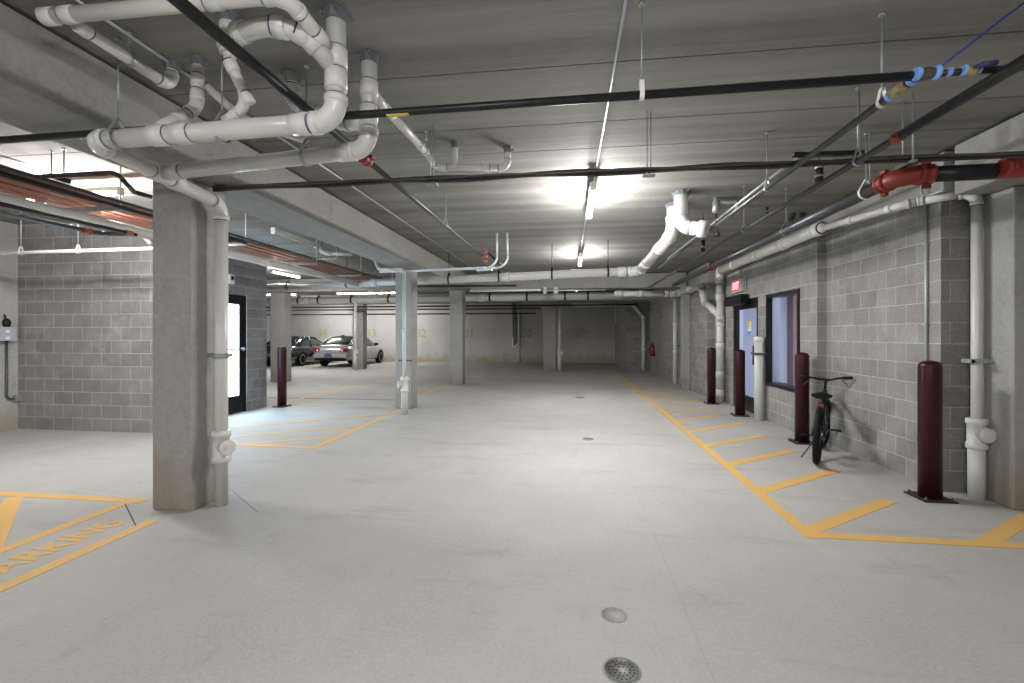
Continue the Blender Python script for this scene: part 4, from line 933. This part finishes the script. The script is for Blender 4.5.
# ================================================================== BICYCLE
def bicycle():
    rw = V(2.83,5.70,0); fwd = V(.50,.86,0).normalized(); side = V(fwd.y,-fwd.x,0)   # side points right
    lean = .05
    upv = (Z_+side*lean).normalized()
    def L(f, s, z): return rw+fwd*f+side*(s)+upv*z
    t = thing('bicycle','black bicycle parked against the right block wall, seen from behind','bicycle',rw)
    R = .325
    def wheel(cf, turn=0):
        c = L(cf,0,R+.015); ax = (Matrix.Rotation(turn,3,'Z') @ side); ax = (ax-upv*ax.dot(upv)).normalized()
        u = Matrix.Rotation(turn,3,'Z') @ fwd
        bm = NB(); ring = [c+(u*math.cos(a)+upv*math.sin(a))*(R-.022) for a in [2*math.pi*k/40 for k in range(40)]]
        sweep(bm, ring, .034, 10, closed=True); w = part('wheel', bm, BLKRUB, t)
        bm = NB(); ring = [c+(u*math.cos(a)+upv*math.sin(a))*(R-.055) for a in [2*math.pi*k/40 for k in range(40)]]
        sweep(bm, ring, .012, 8, closed=True); part('rim', bm, BLKPAINT, w)
        bm = NB(); lathe(bm, c-ax*.05, [(.012,0),(.03,.01),(.018,.03),(.018,.07),(.03,.09),(.012,.10)], 14, 0, ax); part('hub', bm, GREYP, w)
        bm = NB()
        for k in range(20):
            a = 2*math.pi*k/20; sweep(bm,[c+ax*(.03 if k%2 else -.03)+(u*math.cos(a)+upv*math.sin(a))*.02, c+(u*math.cos(a+.2)+upv*math.sin(a+.2))*(R-.06)],.0016,4)
        part('spokes', bm, GREYP, w)
    wheel(0); wheel(.98, -.12)
    bb = L(.42,0,.30); st = L(.27,0,.66); ht = L(.80,0,.80); hb = L(.83,0,.66); ra = L(0,0,R+.015); fa = L(.98,0,R+.015)
    bm = NB()
    sweep(bm,[bb,st],.017,10); sweep(bm,[st,ht],.017,10); sweep(bm,[bb,hb],.020,10); sweep(bm,[ht,hb],.022,10)
    for q in (-1,1):
        sweep(bm,[bb+side*.03*q, ra+side*.06*q],.010,8); sweep(bm,[st+side*.02*q, ra+side*.06*q],.009,8)
    part('frame',bm,BLKPAINT,t)
    bm = NB()
    for q in (-1,1): sweep(bm,smooth_path([hb-upv*.02, hb-upv*.05+side*.055*q, fa+side*.055*q],.03),.013,8)
    part('fork',bm,BLKPAINT,t)
    bm = NB(); sweep(bm,[st,L(.24,0,.755)],.013,10); part('seat_post',bm,GREYP,t)
    bm = NB(); n=10; rings=[]   # saddle
    for k in range(n+1):
        f = k/n; w = .105*(1-f)**1.0+.018 if f>.15 else .100+.012*math.sin(f/.15*math.pi/2); w = max(w,.018); y = -.10+.26*f
        rings.append([bm.verts.new(L(.24+y,math.cos(a)*w,.79+ (math.sin(a)*.045 if math.sin(a)<0 else math.sin(a)*.025))) for a in [2*math.pi*i/12 for i in range(12)]])
    for a_,b_ in zip(rings[:-1],rings[1:]):
        for i in range(12): f=bm.faces.new((a_[i],a_[(i+1)%12],b_[(i+1)%12],b_[i])); f.smooth=True
    bm.faces.new(rings[0]); bm.faces.new(list(reversed(rings[-1]))); part('saddle',bm,BLKRUB,t)
    hc = L(.78,0,.93)
    bm = NB(); sweep(bm,[ht,L(.79,0,.90),hc],.014,10); part('stem',bm,BLKPAINT,t)
    bm = NB(); hp = [hc+side*s+upv*z-fwd*b for s,z,b in ((-.28,.02,.05),(-.15,.02,.02),(-.06,0,0),(.06,0,0),(.15,.03,.02),(.28,.04,.05))]
    sweep(bm,smooth_path(hp,.06),.014,10); hbar = part('handlebar',bm,BLKPAINT,t)
    for q in (0,-1):
        e = hp[q]; i_ = hp[1 if q==0 else -2]; bm = NB(); sweep(bm,[e,e.lerp(i_,.75)],.021,10); part('grip',bm,BLKRUB,hbar)
        bm = NB(); m_ = e.lerp(i_,.9); sweep(bm,smooth_path([m_,m_+fwd*.05-upv*.02,e.lerp(i_,.35)+fwd*.03-upv*.10],.02),.006,8); part('brake_lever',bm,GREYP,hbar)
    bm = NB(); sweep(bm,smooth_path([hp[1]+fwd*.05,hc+fwd*.12+upv*.03,hb+fwd*.03],.08),.003,6); sweep(bm,smooth_path([hp[-2]+fwd*.05,hc+fwd*.14-upv*.02,st+side*.02],.08),.003,6); part('cable',bm,BLKRUB,t)
    bm = NB(); lathe(bm, bb+side*.035, [(.09,0),(.09,.004),(.03,.005)], 24, 0, side); cr = part('chainring',bm,GREYP,t)
    bm = NB(); lathe(bm, ra+side*.03, [(.045,0),(.045,.02),(.02,.022)], 16, 0, side); part('cassette',bm,GREYP,t)
    bm = NB(); sweep(bm,[bb+side*.04+upv*.09,ra+side*.04+upv*.045],.004,6); sweep(bm,[bb+side*.04-upv*.09,ra+side*.04-upv*.045],.004,6); part('chain',bm,GREYP,t)
    for q in (-1,1):
        a_ = bb+side*.06*q; b_ = a_+fwd*.16*q+side*.02*q+upv*.02*q
        bm = NB(); sweep(bm,[bb,a_,b_],.010,8); ck = part('crank',bm,GREYP,t)
        bm = NB(); c_ = b_+side*.07*q; 
        for z in (-.014,.014): sweep(bm,[c_-side*.05+fwd*z*3,c_+side*.05+fwd*z*3],.007,8)
        for s in (-.05,0,.05): sweep(bm,[c_+side*s-fwd*.045,c_+side*s+fwd*.045],.006,8)
        part('pedal',bm,BLKRUB,ck)
    bm = NB(); obox(bm, L(.16,0,.665), side, upv, fwd, 0.06, .04, .02, bev=.006); part('rear_reflector',bm,plain('red_reflector',(.35,.03,.03),.3),t,'red rear reflector')
    bm = NB(); k0 = L(.36,-.03,.27); k1 = rw+fwd*.22-side*.17; k1.z = .008; sweep(bm,[k0,k1],.008,8); part('kickstand',bm,GREYP,t)
bicycle()
# ================================================================== CARS
def car(cx, yr, name, label, paint, W_=1.80, L_=4.75, plate=True):
    """sedan heading +y; yr = rear axle position"""
    t = thing('car', label, 'car', (cx, yr, 0)); y0 = yr-1.02; hw = W_/2
    # stations: y, half width, sill z, shoulder z, deck z
    S = [(0.0,.66,.42,.62,.66),(.04,.80,.34,.80,.86),(.14,.86,.28,.86,.99),(.45,.885,.26,.90,1.05),(1.0,.90,.24,.91,1.03),(1.8,.90,.22,.90,.98),(2.9,.90,.22,.89,.97),(3.4,.895,.22,.87,.97),(3.9,.88,.23,.82,.90),(4.35,.84,.25,.74,.80),(4.62,.76,.28,.64,.69),(4.75,.60,.36,.54,.56)]
    bm = NB(); rings = []
    for (y,w,zs,zh,zd) in S:
        w *= W_/1.8
        prof = [(-w*.80,zs),(-w*.97,zs+.06),(-w,(zs+zh)/2-.03),(-w*.985,zh-.04),(-w*.93,zh+.02),(-w*.80,zd-.012),(-w*.4,zd+.008),(0,zd+.012)]
        prof = prof+[(-x,z) for x,z in reversed(prof[:-1])]
        rings.append([bm.verts.new((cx+x,y0+y,z)) for x,z in prof])
    for a,b in zip(rings[:-1],rings[1:]):
        n = len(a)
        for i in range(n):
            f = bm.faces.new((a[i],a[(i+1)%n],b[(i+1)%n],b[i])); f.smooth = True
    bm.faces.new(rings[0]); bm.faces.new(list(reversed(rings[-1])))
    body = part('body', bm, paint, t)
    sd = body.modifiers.new('smooth','SUBSURF'); sd.levels = 1; sd.render_levels = 2
    # greenhouse
    G_ = [(.50,.70,1.03,1.03),(.95,.62,1.00,1.27),(1.45,.58,.98,1.40),(2.1,.58,.97,1.43),(2.6,.59,.96,1.39),(3.05,.64,.96,1.20),(3.50,.72,.95,.955)]
    bm = NB(); rings = []; roofv = []
    for (y,wt,zb,ztp) in G_:
        wb = .80; wt_ = wt*W_/1.8
        prof = [(-wb,zb-.05),(-(wb*.6+wt_*.4) if ztp-zb>.1 else -wt_-.03,zb+(ztp-zb)*.5),(-wt_,zb+(ztp-zb)*.93),(-wt_*.6,ztp+.015),(0,ztp+.025)]
        prof = prof+[(-x,z) for x,z in reversed(prof[:-1])]
        rings.append([bm.verts.new((cx+x,y0+y,z)) for x,z in prof])
    for k,(a,b) in enumerate(zip(rings[:-1],rings[1:])):
        n = len(a)
        for i in range(n-1):
            f = bm.faces.new((a[i],a[i+1],b[i+1],b[i])); f.smooth = True
            f.material_index = 0
    gh = part('windows', bm, [CARGLASS], t)
    # roof skin and pillars
    bm = NB(); off = .012
    def gp(k, i, o=off):
        v = rings_co[k][i]; c = Vector((cx, v.y, 1.0)); dv = (v-c); dv.y = 0; return v+dv.normalized()*o
    rings_co = []
    for (y,wt,zb,ztp) in G_:
        wb = .80; wt_ = wt*W_/1.8
        prof = [(-wb,zb-.05),(-(wb*.6+wt_*.4) if ztp-zb>.1 else -wt_-.03,zb+(ztp-zb)*.5),(-wt_,zb+(ztp-zb)*.93),(-wt_*.6,ztp+.015),(0,ztp+.025)]
        prof = prof+[(-x,z) for x,z in reversed(prof[:-1])]
        rings_co.append([V(cx+x,y0+y,z) for x,z in prof])
    def quad(a,b,c,d): 
        f = bm.faces.new([bm.verts.new(p) for p in (a,b,c,d)]); f.smooth=True
    for k in (2,3):
        for i in range(2,6): quad(gp(k,i),gp(k,i+1),gp(k+1,i+1),gp(k+1,i))
    for sgn in (0,1):
        I = (lambda i: i) if sgn==0 else (lambda i: 8-i)
        for k in range(0,6):     # roof rail / A and C pillars
            a = gp(k,I(2)); b = gp(k+1,I(2)); sweep(bm,[a,b],.035 if k in (0,1) else .028,8)
        for k0_ in (2,):
            pass
        sweep(bm,[gp(3,I(2)),V(cx+(-.82 if sgn==0 else .82)*W_/1.8,y0+2.0,.93)],.03,8)
        sweep(bm,[gp(1,I(2)),V(cx+(-.80 if sgn==0 else .80)*W_/1.8,y0+1.05,.96)],.05,8)
    part('roof', bm, paint, t)
    for k,(yy,sx) in enumerate(((yr,-1),(yr,1),(yr+2.80,-1),(yr+2.80,1))):
        c = V(cx+sx*(hw-.10),yy,.325); ax = V(sx,0,0)
        bm = NB(); lathe(bm,c-ax*.11,[(.2,0),(.30,0),(.325,.02),(.325,.20),(.30,.222),(.22,.222)],28,0,ax); w = part('wheel',bm,BLKRUB,t)
        bm = NB(); lathe(bm,c-ax*.0,[(.225,.10),(.235,.113),(.21,.118),(.20,.09),(.05,.085),(.045,.105),(.001,.108)],28,0,ax)
        for q in range(5):
            a = 2*math.pi*q/5; d = V(0,math.cos(a),math.sin(a)); obox(bm,c+ax*.10+d*.12,d,d.cross(ax),ax,.19,.05,.02)
        part('rim',bm,RIM,w)
        bm = NB()    # wheel arch
        pts = [c+ax*.085+V(0,math.cos(a),math.sin(a))*.355 for a in [math.pi*i/12 for i in range(13)]]; sweep(bm,pts,.028,8); part('wheel_arch',bm,BLKRUB,t)
    for sx in (-1,1):
        bm = NB(); obox(bm,V(cx+sx*.68,y0+.045,.80),V(1,0,0),V(0,1,0),Z_,.34,.13,.20,bev=.045); part('tail_light',bm,TAILRED,t)
        bm = NB(); obox(bm,V(cx+sx*.60,y0-.015,.78),V(1,0,0),V(0,1,0),Z_,.08,.02,.07,bev=.01); part('reverse_light',bm,WHITE,t)
        bm = NB(); obox(bm,V(cx+sx*(hw+.07),y0+3.05,1.02),V(1,0,0),V(0,1,0),Z_,.20,.10,.13,bev=.03); part('wing_mirror',bm,BLKRUB if paint is SILVER else paint,t)
    bm = NB(); obox(bm,V(cx,y0+.05,.38),V(1,0,0),V(0,1,0),Z_,1.5,.16,.16,bev=.04); part('lower_bumper',bm,BLKRUB,t)
    bm = NB(); obox(bm,V(cx,y0-.01,.52),V(1,0,0),V(0,1,0),Z_,1.62,.14,.16,bev=.05); part('rear_bumper',bm,paint,t)
    bm = NB(); obox(bm,V(cx-.05 ,y0-.085,.56),V(1,0,0),V(0,1,0),Z_,.36,.015,.17,bev=.003); part('licence_plate',bm,PLATE,t)
    bm = NB(); obox(bm,V(cx,y0+.10,.90),V(1,0,0),V(0,1,0),Z_,.12,.02,.035,bev=.006); part('trunk_emblem',bm,BRASS,t)
    bm = NB(); obox(bm,V(cx,y0+1.30,1.45),V(1,0,0),V(0,1,0),Z_,.12,.14,.06,bev=.015); part('roof_antenna',bm,BLKRUB,t)
    t.scale = (1,.93,1)
    return t
car(-10.93,20.5,'silver','silver sedan parked nose to the back wall behind a column',SILVER)
car(-13.7,20.4,'dark','dark sedan parked left of the silver one, half hidden by a column',DARKCAR)
# ------------------------------------------------------------------ world and view
w = bpy.data.worlds.new('world'); SC.world = w; w.use_nodes = True
w.node_tree.nodes['Background'].inputs[0].default_value = (.6,.7,.9,1); w.node_tree.nodes['Background'].inputs[1].default_value = .0
SC.view_settings.view_transform = 'Standard'; SC.view_settings.look = 'None'
SC.view_settings.exposure = 0.47; SC.view_settings.gamma = 1; SC.view_settings.use_curve_mapping = False
SC.cycles.max_bounces = 8; SC.cycles.diffuse_bounces = 5; SC.cycles.sample_clamp_indirect = 4
SC.cycles.use_denoising = True
